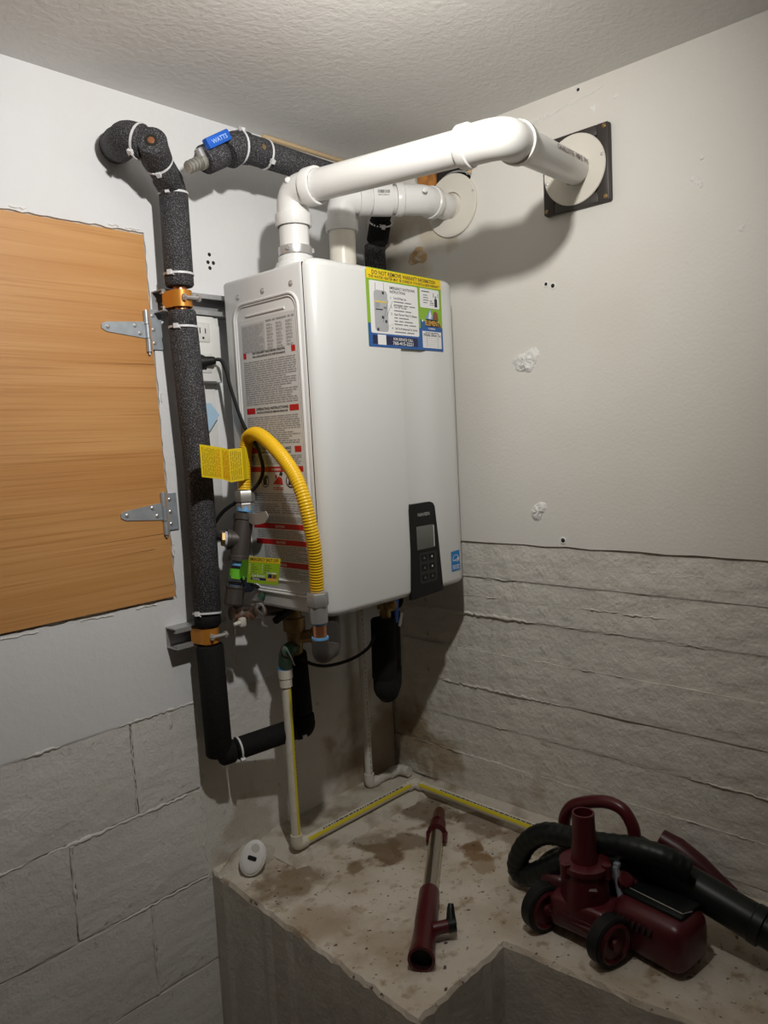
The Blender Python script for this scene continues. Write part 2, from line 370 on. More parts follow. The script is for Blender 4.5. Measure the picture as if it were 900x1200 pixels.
# painted concrete blocks below the plaster, one object each
def block_mesh(L, H, seed, D=.012, amp=.0022):
    rnd = random.Random(seed); nx = max(3, int(L/.05)); nz = 4; vs = []; fs = []
    for j in range(nz+1):
        for i in range(nx+1):
            x = L*i/nx; z = H*j/nz; e = (i in (0, nx)) or (j in (0, nz))
            if e: x += (rnd.random()-.5)*.005*(1 if i in (0, nx) else 0); z += (rnd.random()-.5)*.005*(1 if j in (0, nz) else 0)
            vs.append(V(x, (.0022*rnd.random() if e else 0) + (rnd.random()-.5)*amp, z))
    for j in range(nz):
        for i in range(nx):
            a = j*(nx+1)+i; fs.append((a, a+1, a+nx+2, a+nx+1))
    ring = [i for i in range(nx+1)] + [(j)*(nx+1)+nx for j in range(1, nz+1)] + [nz*(nx+1)+i for i in range(nx-1, -1, -1)] + [j*(nx+1) for j in range(nz-1, 0, -1)]
    o = len(vs)
    for k in ring: vs.append(V(vs[k].x, D, vs[k].z))
    for q in range(len(ring)):
        q2 = (q+1) % len(ring); fs.append((ring[q2], ring[q], o+q, o+q2))
    return vs, fs
meshes = []
for k in range(4):
    mb = MB(); mb.add(*block_mesh(.4005, .1985, 20+k)); ob = mb.build('block', BLOCKM, wl, smooth=35); meshes.append(ob.data); bpy.data.objects.remove(ob)
# x of one vertical joint per course and its bottom
kk = 0
for (zb_, xj) in [(.1955, -.785), (-.0085, -.929), (-.2125, -.771), (-.4165, -.929), (-.62, -.785)]:
    x = xj - .406*4
    while x < 0:
        x0 = max(x + .003, -2.5); x1 = min(x + .4035, -.600)
        if x1 - x0 > .02:
            if x1 - x0 > .39:
                o = bpy.data.objects.new('block', meshes[kk % 4]); kk += 1
            else:
                mb = MB(); mb.add(*block_mesh(x1-x0, .1985, 50+kk)); o = mb.build('block', BLOCKM, smooth=35); kk += 1
                o.location = (0, 0, 0)
            if o.name not in COL.objects: COL.objects.link(o)
            o.parent = wl; o.location = (x0, 0, zb_ + .002)
        x += .406

pc_ = MB(); r_ = random.Random(31); n_ = 40; vs_ = []; fs_ = []
for i_ in range(n_+1):
    z_ = -.02 + .4165*i_/n_; xe = -.628 + (r_.random()-.5)*.008 + .006*math.sin(i_*.6); vs_ += [(.004, -.0006, z_), (-.3, -.0006, z_), (xe, -.0006, z_), (xe-.003, .004, z_)]
for i_ in range(n_):
    for k_ in range(3): a_ = i_*4+k_; fs_.append((a_, a_+4, a_+5, a_+1))
pc_.add(vs_, [f[::-1] for f in fs_]); pc_.build('plaster_patch', BLOCKM, wl, smooth=0)
def bead(axis, a0, a1, fixed, z, seed, rmax, step=.007, dens=.75):
    rnd = random.Random(seed); n = int(abs(a1-a0)/step); pts = []; rs = []; lvl = rnd.random()
    for i in range(n+1):
        t = a0 + (a1-a0)*i/n; lvl = min(1, max(0, lvl + (rnd.random()-.5)*.35)); q = max(0, (lvl-(1-dens))/dens)
        r = .0004 + rmax*q*(.55+.6*rnd.random()); off = (rnd.random()-.5)*.004
        pts.append({'x': (t, fixed, z+off), 'z': (z+off, fixed, t), 'y': (fixed, t, z+off)}[axis]); rs.append(r)
    return MB().tube(pts, rs, 6)
for k, zz in enumerate((.3945, .1935, -.0105, -.2145, -.4185)):
    bead('x', -1.6, -.615, .0022, zz, 300+k, .0048).build('mortar_bead', BLOCKM, wl, smooth=70)
for k, (xx, z0_, z1_) in enumerate([(-.785, .20, .39), (-.929, 0, .19), (-.771, -.21, -.015), (-.929, -.41, -.22), (-.694, .30, .385), (-1.335, 0, .19), (-1.191, .20, .39)]):
    bead('z', z0_, z1_, .0020, xx, 320+k, .0050, .007, .9).build('mortar_bead', BLOCKM, wl, smooth=70)

# right wall: drywall sheet above, board-formed concrete courses below
def drywall():
    mb = MB(); rnd = random.Random(5); zb, zt = .686, HC; y0, y1 = .006, -2.3
    hole = [(-.170, 1.585), (-.20, 1.556), (-.235, 1.552), (-.285, 1.545), (-.330, 1.535), (-.349, 1.553), (-.3545, 1.575), (-.350, 1.596), (-.315, 1.598), (-.29, 1.606), (-.24, 1.611), (-.20, 1.603)]
    cy, cz = -.27, 1.575; X = 0.0
    ring = []
    for i in range(48):
        a = 2*math.pi*i/48; d = (math.cos(a), math.sin(a)); best = None
        for k in range(len(hole)):
            p, q = hole[k], hole[(k+1) % len(hole)]
            ex, ez = q[0]-p[0], q[1]-p[1]; den = d[0]*ez - d[1]*ex
            if abs(den) < 1e-9: continue
            t = ((p[0]-cy)*ez - (p[1]-cz)*ex)/den; u_ = ((p[0]-cy)*d[1] - (p[1]-cz)*d[0])/den
            if t > 0 and -1e-6 <= u_ <= 1+1e-6: best = t if best is None else min(best, t)
        best = (best or .04)*(1 + (rnd.random()-.5)*.06); ring.append((cy+d[0]*best, cz+d[1]*best, a))
    vs = [V(X, p[0], p[1]) for p in ring]; out = []
    for p in ring:
        d = (math.cos(p[2]), math.sin(p[2])); ts = []
        if d[0] > 1e-6: ts.append((y0-cy)/d[0])
        if d[0] < -1e-6: ts.append((y1-cy)/d[0])
        if d[1] > 1e-6: ts.append((zt-cz)/d[1])
        if d[1] < -1e-6: ts.append((zb-cz)/d[1])
        t = min(ts); out.append(V(X, cy+d[0]*t, cz+d[1]*t))
    n = 48; back = [V(.0138, v.y, v.z) for v in vs]; vs = vs + out + back; fs = []
    for i in range(n):
        j = (i+1) % n; fs.append((i, j, n+j, n+i)); fs.append((j, i, 2*n+i, 2*n+j))
    mb.add(vs, fs)
    for c in ((y0, zb), (y1, zb), (y0, zt), (y1, zt)):
        best = sorted(range(n), key=lambda i: (out[i]-V(X, c[0], c[1])).length)[:6]
        # the two neighbours whose outer points lie on different sides
        for i in range(n):
            j = (i+1) % n; a, b = out[i], out[j]
            if (abs(a.y-c[0]) < 1e-5 and abs(b.z-c[1]) < 1e-5) or (abs(b.y-c[0]) < 1e-5 and abs(a.z-c[1]) < 1e-5):
                mb.add([V(X, c[0], c[1]), a, b], [(0, 1, 2)])
    # bottom lip, slightly wavy
    k = 40; lv = []; lf = []
    for i in range(k+1):
        yy = y0+(y1-y0)*i/k; dz = (rnd.random()-.5)*.003; lv += [V(X, yy, zb), V(X, yy, zb-.002+dz), V(.0138, yy, zb-.002+dz)]
    for i in range(k):
        a = i*3; lf += [(a, a+1, a+4, a+3), (a+1, a+2, a+5, a+4)]
    mb.add(lv, lf); return mb
drywall().build('drywall_sheet', DRYWALL, wr, smooth=0)
cav = MB(); cav.box((.0128, -.352, 1.540), (.0139, -.172, 1.608)); cav.build('cavity_shade', GAPSHADE, wr, smooth=0)  # thin near-black sheet standing for the shade in the opening
MB().bbox((.002, -.236, 1.560), (.0125, -.180, 1.605), .003).build('exposed_stud', RAWWOOD, wr)
MB().bbox((.004, -.345, 1.560), (.0127, -.328, 1.570), .003).build('splinter', FOAMT, wr)
# a galvanised thimble behind the round flange
MB().lathe((0.012, -.293, 1.500), (-1, 0, 0), [(0, .078), (.010, .078), (.010, .074), (0, .074)], 28).build('metal_thimble', GALVD, wr)

def course_mesh(L, H, seed, D):
    rnd = random.Random(seed); ny = 46; nz = 5; vs = []; fs = []
    off = [(rnd.random()-.5)*.006 for _ in range(ny+1)]
    for j in range(nz+1):
        for i in range(ny+1):
            e = j in (0, nz); yy = -L*i/ny; z = H*j/nz + (off[i] if j == nz else 0)*.5
            chip = .006*max(0, rnd.random()-.72)*3 if j in (nz, nz-1) else 0
            vs.append(V((.0018*rnd.random()**2 if e else 0) + (rnd.random()-.5)*.0022 + chip, yy, z))
    for j in range(nz):
        for i in range(ny):
            a = j*(ny+1)+i; fs.append((a, a+1, a+ny+2, a+ny+1))
    o = len(vs); 
    for j in (0, nz):
        for i in range(ny+1): q = vs[j*(ny+1)+i]; vs.append(V(D, q.y, q.z))
    for i in range(ny):
        fs.append((i+1, i, o+i, o+i+1)); a = nz*(ny+1)+i; b = o+ny+1+i; fs.append((a, a+1, b+1, b))
    return vs, fs
MB().box((.0098, -2.3, ZF), (.0135, .004, .6835)).build('joint_mortar', CONC, wr, smooth=0)
zs = [.684, .593, .497, .404, .308, .213, .118, .022, -.08, -.18, -.28, -.38, -.48, -.62]
for k in range(len(zs)-1):
    mb = MB(); mb.add(*course_mesh(2.3, zs[k]-zs[k+1]-.0015, 70+k, .0055)); o = mb.build('concrete_course', CONC, wr, smooth=40)
    o.location = (.0070 + .0022*((k*7) % 3-1), 0, zs[k+1]+.0005)

for k, (zz, rm, dn) in enumerate([(.592, .0032, .4), (.4965, .0048, .7), (.4035, .0028, .4), (.3075, .0042, .6), (.2125, .0042, .6), (.1175, .0045, .6), (.640, .003, .25), (.545, .003, .25)]):
    bead('y', -.02, -1.9, .0068, zz, 340+k, rm, .007, dn).build('mortar_bead', CONC, wr, smooth=70)
def blob(o, n, pts, h, seed, rings=4):
    """a smeared lump on a wall: outline radii around o, height h"""
    rnd = random.Random(seed); mb = MB(); o = V(o); nn = V(n).normalized(); u = V(0, -1, 0) if abs(nn.x) > .5 else V(1, 0, 0); w_ = V(0, 0, 1); k = len(pts); vs = [o + nn*h*(.7+.4*rnd.random())]; fs = []
    for r in range(1, rings+1):
        t = r/rings
        for i, q in enumerate(pts):
            a = 2*math.pi*i/k; hh = h*(1-t**2.5)*(.55+.9*rnd.random()) if r < rings else -.0008
            vs.append(o + (u*math.cos(a) + w_*math.sin(a))*q*t + nn*hh)
    for i in range(k): fs.append((0, 1+i, 1+(i+1) % k))
    for r in range(rings-1):
        for i in range(k): a = 1+r*k; fs.append((a+i, a+k+i, a+k+(i+1) % k, a+(i+1) % k))
    return mb.add(vs, fs)
def rpts(r, k, seed, j=.35):
    rnd = random.Random(seed); ph = [rnd.random()*6.28 for _ in range(4)]
    return [r*(1 + j*.45*math.sin(2*2*math.pi*i/k+ph[0]) + j*.3*math.sin(3*2*math.pi*i/k+ph[1]) + j*.25*(rnd.random()-.5)) for i in range(k)]
o = blob((0, -.4806, 1.109), (-1, 0, 0), rpts(.031, 22, 1, .5), .007, 11, 5).build('spackle_patch', SPACK, wr, smooth=25); o['label'] = 'larger rough spackle patch'
o = blob((0, -.4991, .7646), (-1, 0, 0), rpts(.022, 18, 2, .45), .006, 12).build('spackle_patch', SPACK, wr, smooth=25); o['label'] = 'smaller spackle patch above the sheet edge'
blob((0, -.1736, 1.403), (-1, 0, 0), rpts(.026, 22, 3, .5), .012, 13, 5).build('foam_dab', FOAMT, wr, smooth=40)
for (y_, z_, r_) in [(-.866, 1.409, .010), (-.876, 1.398, .008), (-.880, 1.446, .006), (-.66, 1.605, .008), (-.95, 1.30, .007), (-.71, 1.612, .006)]:
    blob((0, y_, z_), (-1, 0, 0), rpts(r_, 12, int(y_*1000) % 97), .0015, 3, 3).build('paint_fleck', SPACK, wr)
for (y_, z_, r_) in [(-.5376, 1.271, .0045), (-.5545, 1.2645, .0055), (-.5612, .6995, .006), (-.628, 1.652, .004)]:
    MB().lathe((.0005, y_, z_), (-1, 0, 0), [(0, r_*1.4), (.0012, r_*1.5), (.0022, r_*1.1), (.0013, r_*.8), (.001, 0)], 12).build('anchor_hole_rim', SPACK, wr)
    MB().lathe((-.0008, y_, z_), (-1, 0, 0), [(0, r_*.85), (.0006, r_*.8), (.0007, 0)], 10).build('anchor_hole', GAPSHADE, wr)
def ridge(pts, r, name, m, par):
    MB().tube(pts, r, 5).build(name, m, par, smooth=60)
rnd = random.Random(9)
ridge([(-.0004+.0004*rnd.random(), -.36-.014*i + .0, 1.5905 + .0022*i + (rnd.random()-.5)*.004) for i in range(24)], .0016, 'tape_seam', SPACK, wr)
ridge([(-.0003, -.40-.012*i, 1.610 + .0012*i + (rnd.random()-.5)*.003) for i in range(14)], .0013, 'tape_seam', SPACK, wr)
# chipped plaster curls round the hatch
for k, (x_, z_, l_) in enumerate([(-.675, 1.3975, .03), (-.72, 1.399, .02), (-.652, .72, .03), (-.653, 1.05, .02), (-.70, .628, .05), (-.80, .626, .07), (-.95, .624, .08), (-.90, 1.4, .03)]):
    ridge([(x_ - l_*i/8*(1 if abs(z_-1.05) > .34 else 0) + (rnd.random()-.5)*.003, -.0008, z_ + (rnd.random()-.5)*.004 + (l_*i/8 if abs(z_-1.05) < .34 else 0)) for i in range(9)], .0013, 'plaster_chip', SPACK, wl)
for (x_, z_) in [(-.512, 1.355), (-.498, 1.355), (-.507, 1.372), (-.508, 1.343)]:
    MB().lathe((x_, .0003, z_), (0, -1, 0), [(0, .0045), (.0009, .004), (.001, 0)], 10).build('anchor_hole', GAPSHADE, wl)
# timber strip under the ceiling along the left wall
struct(MB().bbox((-.34, -.012, HC-.007), (.0, 0, HC+.001), .002).build('trim_1', mat('bare_pine_strip', (.62, .46, .27), .7, var=((.40, .26, .13), (4, 40, 60), .45, .7, 4)), base=(0, 0, 0)))

# ------------------------------------------------------------------ ledge
def ledge():
    mb = MB(); rnd = random.Random(21)
    def edge(a, b, n, amp):
        a = V(a); b = V(b); d = (b-a).normalized(); nn = V(-d.y, d.x); out = []
        for i in range(n):
            out.append(a + (b-a)*i/n + nn*(rnd.random()-.5)*2*amp*(1 if i else 0))
        return out
    P = edge((.003, .003), (-.617, .003), 1, 0) + edge((-.617, .003), (-.663, -.6505), 36, .003) + edge((-.663, -.6505), (-.416, -.6507), 14, .003) + edge((-.416, -.6507), (-.30, -2.29), 60, .003) + [V(.003, -2.29)]
    n = len(P); c = V(-.2, -.4)
    top = [V(p.x, p.y, (rnd.random()-.5)*.003) for p in P]
    ins = []
    for i, p in enumerate(P):
        a = P[i-1]; b = P[(i+1) % n]; t = (b-a); nn = V(-t.y, t.x)
        nn = nn.normalized() if nn.length > 1e-9 else V(0, 0)
        ins.append(nn)
    lip = [V(p.x - 0*q.x, p.y, 0) for p, q in zip(P, ins)]
    out = []
    for p, q in zip(P, ins):
        out.append(V(p.x - q.x*.005, p.y - q.y*.005, -.006 - rnd.random()*.004))
    bot = [V(v.x, v.y, ZF) for v in out]
    vs = top + out + bot; fs = [tuple(range(n))]
    for i in range(n):
        j = (i+1) % n; fs += [(i, n+i, n+j, j), (n+i, 2*n+i, 2*n+j, n+j)]
    return mb.add(vs, fs)
lg = tag(ledge().build('concrete_ledge', LEDGE, base=(0, 0, 0), smooth=0), 'stained grey-white concrete ledge stepping out from the foot of both walls', 'ledge')
bm_ = bmesh.new(); bm_.from_mesh(lg.data); bmesh.ops.recalc_face_normals(bm_, faces=bm_.faces[:]); bmesh.ops.triangulate(bm_, faces=[f for f in bm_.faces if len(f.verts) > 4]); bm_.to_mesh(lg.data); bm_.free()
def curb():
    mb = MB(); rnd = random.Random(22)
    for (L, R_) in (((-.50, -.150), (.004, -.160)), ((-.045, -.155), (-.030, -.72))):
        n = 26; vs = []; fs = []; ax = L[1] == -.150
        for i in range(n+1):
            t = i/n; x = L[0]+(R_[0]-L[0])*t; y = L[1]+(R_[1]-L[1])*t; j = lambda a: (rnd.random()-.5)*a
            if ax: row = [(x, y-.010+j(.008), -.001), (x, y+j(.006), .012+j(.003)), (x, y+.02, .016+j(.002)), (x, -.05, .018+j(.003)), (x, .003, .022)]
            else: row = [(x-.010+j(.008), y, -.001), (x+j(.006), y, .010+j(.004)), (x+.015, y, .014+j(.003)), (x+.03, y, .018), (.006, y, .022)]
            e_ = min(1, .15 + i/n*9 if ax else 1); vs += [(q[0], q[1], q[2]*e_ if q[2] > 0 else q[2]) for q in row]
        for i in range(n):
            for k in range(4): a = i*5+k; fs.append((a, a+5, a+6, a+1))
        fs.append((0, 1, 2, 3, 4)); fs.append(tuple(n*5+k for k in (4, 3, 2, 1, 0)))
        mb.add(vs, fs)
    return mb
LEDGE2 = mat('pale_mortar_curb', (.60, .55, .47), .85, bump=[(40, .006, .7), (150, .003, .6)], var=[((.33, .27, .19), 16, .48, .7, 5)])
curb().build('mortar_curb', LEDGE2, lg, smooth=40)
def lump(cx, cy, rx, ry, h, seed):
    rnd = random.Random(seed); k = 18; vs = [V(cx, cy, h)]; fs = []
    for r in range(1, 6):
        t = r/5
        for i in range(k): a = 2*math.pi*i/k; j = 1 + (rnd.random()-.5)*.22; vs.append(V(min(cx+rx*t*j*math.cos(a), .003), min(cy+ry*t*j*math.sin(a), -.0005), h*(1-t**1.7)*(1+(rnd.random()-.5)*.3) - (.003 if r == 5 else 0)))
    for i in range(k): fs.append((0, 1+i, 1+(i+1) % k))
    for r in range(4):
        for i in range(k): q = 1+r*k; fs.append((q+i, q+k+i, q+k+(i+1) % k, q+(i+1) % k))
    return MB().add(vs, fs)
lump(-.545, -.040, .075, .045, .040, 4).build('mortar_lump', LEDGE2, lg, smooth=60)


# ------------------------------------------------------------------ access hatch in the left wall
ah = thing('access_hatch', (-1.0, 0, .634), 'orange-brown plywood access hatch on two strap hinges in the left wall', 'hatch')
MB().prism((0, .004, 0), FR, UP, [(-1.35, .634), (-.6605, .6375), (-.6695, 1.388), (-1.35, 1.391)], .010, 0).build('plywood_panel', WOOD, ah, smooth=0)
for (xa, za, xb) in [(-.88, 1.1245, -.666), (-.86, .772, -.664), (-.80, .742, -.70)]:
    MB().flat((0, -.0061, 0), FR, UP, [(xa, za), (xb, za+.002), (xb, za+.0032)], .0002).build('grain_split', mat('split_wood', (.17, .06, .015), .8), ah, smooth=0)
def screw(mb, p, n, r=.0042, mi=0): mb.lathe(p, n, [(0, r), (r*.3, r*.95), (r*.55, r*.55), (r*.58, 0)], 10, mi)
def hinge(tip, z1, z2, xk, zt, zb, xr, pt, pb, dark):
    h = MB(); O = (0, -.0062, 0)
    h.prism(O, FR, UP, [(tip[0], tip[1]-.004), (tip[0]+.010, tip[1]-.010), (xk, z2), (xk, z1), (tip[0]+.010, tip[1]+.009), (tip[0], tip[1]+.004)], .0022)
    h.prism((0, -.002, 0), FR, UP, [(xk+.006, zb), (xr+.002, zb), (xr, zt), (xk+.004, zt)], .0022)
    ob = h.build('hinge', [GALV], ah, smooth=30); ob['label'] = dark
    c = MB(); L = (pt-pb)/3
    for k in range(3): c.lathe((xk+.002+.002*(2-k)/2, -.0095, pb + L*k), UP, [(0, .002), (0, .0055), (L-.0012, .0055), (L-.0012, .002)], 14)
    c.tube([(xk+.004, -.0095, pb-.006), (xk+.002, -.0095, pt+.001)], .0025, 8); c.build('hinge_knuckle', GALV, ob)
    for p in ((tip[0]+.013, tip[1]), (xk-.024, z1-.009), (xk-.014, z2+.010)):
        s_ = MB(); screw(s_, (p[0], -.0083, p[1]), (0, -1, 0), .0045); s_.build('screw', STEEL, ob)
    for k in range(3):
        s_ = MB(); screw(s_, (xk+.020, -.0041, zb+.013+(zt-zb-.026)*k/2), (0, -1, 0), .0042); s_.build('screw', STEEL, ob)
hinge((-.777, 1.198), 1.213, 1.179, -.6815, 1.240, 1.158, -.642, 1.236, 1.152, 'upper zinc strap hinge')
hinge((-.770, .8215), .840, .8035, -.6755, .858, .780, -.639, .862, .772, 'lower zinc strap hinge')

# ------------------------------------------------------------------ strut channels with their pipe clamps
def strut(z0, z1, x0, x1, label, orange_x):
    t = thing('strut_channel', ((x0+x1)/2, 0, z0), label, 'bracket', 'struts behind the water heater'); h = z1-z0; w_ = .0026
    m = MB(); m.box((x0, -.003, z0), (x1, -.0002, z1)); m.box((x0, -.041, z0), (x1, -.003, z0+w_)); m.box((x0, -.041, z1-w_), (x1, -.003, z1))
    m.box((x0, -.041, z0+w_), (x1, -.0385, z0+.0095)); m.box((x0, -.041, z1-.0095), (x1, -.0385, z1-w_)); m.box((x0, -.0385, z0+.0075), (x1, -.032, z0+.0095)); m.box((x0, -.0385, z1-.0095), (x1, -.032, z1-.0075))
    m.build('channel', GALVD, t, smooth=0)
    c = MB(); zc = (z0+z1)/2; hh = .0165; r = .0225; x = orange_x
    pts = [(x-.027, -.036), (x-.024, -.050)] + [(x + r*math.cos(a), -.062 - r*math.sin(a)) for a in [math.pi*(1 - k/10) for k in range(11)]] + [(x+.024, -.050), (x+.027, -.036)]
    vs = []; fs = []
    for (px_, py_) in pts: vs += [(px_, py_, zc-hh), (px_, py_, zc+hh)]
    for i in range(len(pts)-1): a = i*2; fs.append((a, a+2, a+3, a+1))
    c.add(vs, fs); c.lathe((x, -.062, zc-hh), UP, [(0, .0215), (2*hh, .0215)], 20)
    cl = c.build('pipe_clamp', ORANGE, t, smooth=40); cl['label'] = 'orange two-piece pipe clamp'
    b = MB(); b.tube([(x-.012, -.086, zc), (x+.024, -.092, zc)], .004, 8); b.hexnut((x+.020, -.0915, zc), (1, 0, 0), .0075, .006); b.hexnut((x-.006, -.088, zc), (-1, 0, 0), .0075, .005); b.build('clamp_bolt', STEEL, t)
    return t
strut(1.232, 1.276, -.658, -.10, 'grey steel strut channel above the outlet, behind the heater top, with orange pipe clamp', -.628)
strut(.530, .575, -.687, -.560, 'short grey strut channel low on the left wall with the lower orange clamp', -.622)

# ------------------------------------------------------------------ foam-insulated pipes
def tie(parent, p, d, r, head=None, w_=.0042):
    d = V(d).normalized(); p = V(p); m = MB(); m.lathe(p - d*w_/2, d, [(0, r), (0, r+.0016), (w_, r+.0016), (w_, r)], 24)
    h = V(head) if head is not None else V(-.6, -.7, 0); h = (h - d*h.dot(d)).normalized(); c = p + h*(r+.003); s_ = d.cross(h)
    vs = [c + d*a*.0048 + s_*b*.0042 + h*e*.0035 for a in (-1, 1) for b in (-1, 1) for e in (-1, 1)]
    m.add(vs, [(0, 1, 3, 2), (4, 6, 7, 5), (0, 4, 5, 1), (2, 3, 7, 6), (0, 2, 6, 4), (1, 5, 7, 3)])
    tl = c + s_*.010 - d*.006; m.tube([c, tl], .0012, 5)
    return m.build('cable_tie', TIE, parent)
def sleeve(parent, pts, r, m=None, bendr=.0, seg=22):
    P = bend(pts, bendr, 8) if bendr else [V(p) for p in pts]
    rs = [r]*len(P); mb = MB(); e = .004
    a = (P[1]-P[0]).normalized(); b = (P[-2]-P[-1]).normalized()
    P2 = [P[0], P[0]+a*e] + P[1:-1] + [P[-1]+b*e, P[-1]]; rs = [r-.003, r] + [r]*(len(P)-2) + [r, r-.003]
    mb.tube(P2, rs, seg); return mb.build('foam_sleeve', m or FOAM, parent, smooth=50)
hp = thing('insulated_hot_pipe', (-.62, -.062, .25), 'long black foam-insulated pipe running down the left wall beside the plywood hatch', 'pipe')
# wall stub, two elbow shells and the leaning neck
sleeve(hp, [(-.7135, -.0012, 1.551), (-.728, -.045, 1.543)], .031)
sleeve(hp, [(-.725, -.032, 1.541), (-.7385, -.092, 1.537), (-.7215, -.122, 1.524)], .0310, bendr=.035)
sleeve(hp, [(-.718, -.141, 1.523), (-.700, -.118, 1.516), (-.682, -.101, 1.503)], .0295, bendr=.02)
sleeve(hp, [(-.695, -.108, 1.512), (-.635, -.070, 1.479)], .0270)
sleeve(hp, [(-.653, -.076, 1.490), (-.632, -.0645, 1.474), (-.627, -.062, 1.452)], .028, bendr=.02)
MB().lathe((-.7180, -.1412, 1.5231), V(-.018, -.023, .007), [(0, .012), (.0007, .011), (.0008, 0)], 14).build('sleeve_cut', GAPSHADE, hp)
MB().lathe((-.7184, -.1418, 1.5226), V(-.018, -.023, .007), [(0, .007), (.0009, .006), (.001, 0)], 12).build('bare_pipe', COPPER, hp)
sleeve(hp, [(-.627, -.062, 1.4620), (-.6285, -.062, 1.303), (-.6285, -.062, 1.279)], .029)
sleeve(hp, [(-.6282, -.062, 1.231), (-.6275, -.062, 1.1985)], .0285)
sleeve(hp, [(-.6275, -.062, 1.1955), (-.618, -.062, .95), (-.618, -.062, .76), (-.6215, -.062, .600)], .0295)
sleeve(hp, [(-.6220, -.062, .597), (-.6222, -.062, .573)], .0285, FOAMB)
sleeve(hp, [(-.6215, -.062, .531), (-.6175, -.062, .285)], .029, FOAMB)
MB().tube([(-.6285, -.062, 1.28), (-.6285, -.062, 1.23)], .0135, 14).build('bare_pipe', COPPER, hp)
MB().tube([(-.622, -.062, .575), (-.622, -.062, .528)], .0135, 14).build('bare_pipe', COPPER, hp)
sleeve(hp, [(-.618, -.066, .287), (-.592, -.070, .2865), (-.585, -.072, .2865)], .026, FOAMB)
sleeve(hp, [(-.582, -.072, .2870), (-.430, -.110, .297)], .0245, FOAMB)
sleeve(hp, [(-.441, -.107, .296), (-.4205, -.118, .297), (-.426, -.121, .330)], .026, FOAMB, bendr=.012)
sleeve(hp, [(-.426, -.121, .333), (-.436, -.124, .480)], .0235, FOAMB)
tie(hp, (-.7255, -.115, 1.5265), (.45, -.75, -.35), .0312, (-.5, -.3, -.8)); tie(hp, (-.6785, -.0985, 1.503), (.8, .5, -.44), .0275, (-.4, -.4, -.8))
tie(hp, (-.6275, -.062, 1.4620), (.05, 0, -1), .0285, (-.8, -.6, 0)); tie(hp, (-.6285, -.062, 1.303), UP, .029, (-.9, -.4, 0)); tie(hp, (-.6275, -.062, 1.1975), UP, .0285, (-.85, -.5, 0))
tie(hp, (-.6218, -.062, .600), (.12, .1, 1), .029, (-.95, -.3, 0)); tie(hp, (-.575, -.0735, .2875), (1, -.25, .06), .0245, (0, -.7, -.7)); tie(hp, (-.432, -.109, .297), (1, -.3, .3), .026, (0, -.9, -.4))
cp = thing('insulated_cold_pipe', (-.45, -.15, 1.55), 'black foam-insulated pipe under the ceiling ending in a blue-handled ball valve', 'pipe')
Y1 = -.145
MB().tube([(-.645, Y1, 1.4875), (-.617, Y1, 1.504)], [.0105, .0105], 14).build('threaded_outlet', mat('dull_nickel', (.42, .41, .37), .4, .7), cp)
m = MB()
for k in range(4): q = V(-.643, Y1, 1.4886) + V(.0075, 0, .0044)*k; m.lathe(q, V(.86, 0, .5), [(0, .0105), (.0015, .0125), (.004, .0125), (.0055, .0105)], 14)
m.lathe((-.6175, Y1, 1.5036), V(.86, 0, .5), [(0, .009), (0, .0155), (.008, .0165), (.010, .0165), (.012, .014)], 18); m.build('threaded_outlet', MATS['dull_nickel'], cp)
sleeve(cp, [(-.607, Y1, 1.5095), (-.561, Y1, 1.535)], .0275)
sleeve(cp, [(-.551, Y1, 1.5345), (-.527, Y1, 1.553), (-.494, Y1, 1.5575)], .0315, bendr=.03)
sleeve(cp, [(-.500, Y1, 1.557), (-.448, Y1-.001, 1.556)], .0290)
sleeve(cp, [(-.450, Y1, 1.5555), (-.12, Y1, 1.550), (-.085, Y1+.01, 1.535)], .0275)
m = MB(); d = V(.86, 0, .51).normalized(); n_ = V(.51*-.0, -1, 0); e = V(-.51, 0, .86)
o_ = V(-.612, Y1-.012, 1.524)
R3 = Matrix((d, V(0, 1, 0), e.normalized())).transposed()
m.bbox((-.031, -.010, -.0105), (.031, .006, .0105), .003, R=R3, c=(0, 0, 0))
m.v = [p + V(-.590, Y1-.0235, 1.5455) for p in m.v]
lv = m.build('lever_handle', BLUE, cp); lv['label'] = 'blue ball valve lever'
m = MB(); m.text(V(-.590, Y1-.0337, 1.5455), d, e.normalized(), 'WATTS', 0, -.0042, .042, .0085, .0003, 0, 'C'); m.build('lever_print', mat('pale_blue_print', (.35, .5, .85), .5), lv, smooth=0)
m = MB(); m.lathe((-.617, Y1-.006, 1.517), e, [(-.008, .009), (.010, .009), (.012, .006)], 12, ends=True); m.build('valve_stem', STEEL, cp)
MB().lathe((-.4765, Y1-.0283, 1.558), (-.1, -1, .1), [(0, .006), (.0012, .005), (.0013, 0)], 12).build('bare_pipe', BRASS, cp)
tie(cp, (-.518, Y1, 1.5555), (.95, 0, .1), .0317, (0, -.5, .85)); tie(cp, (-.452, Y1, 1.556), (1, 0, .0), .0292, (0, -.75, -.65))
# drop behind the intake vent
sleeve(cp, [(-.105, Y1+.004, 1.545), (-.052, -.102, 1.500)], .0255, FOAMB)
sleeve(cp, [(-.056, -.104, 1.498), (-.0375, -.0700, 1.452)], .0275, FOAMB)
sleeve(cp, [(-.0385, -.062, 1.448), (-.0385, -.058, 1.10), (-.0385, -.058, .60)], .0270, FOAM)
tie(cp, (-.052, -.099, 1.493), (.3, .5, -.8), .0278, (-.5, -.8, 0))
sleeve(cp, [(-.0385, -.058, .602), (-.0385, -.060, .553), (-.170, -.185, .553)], .026, FOAMB, bendr=.03)

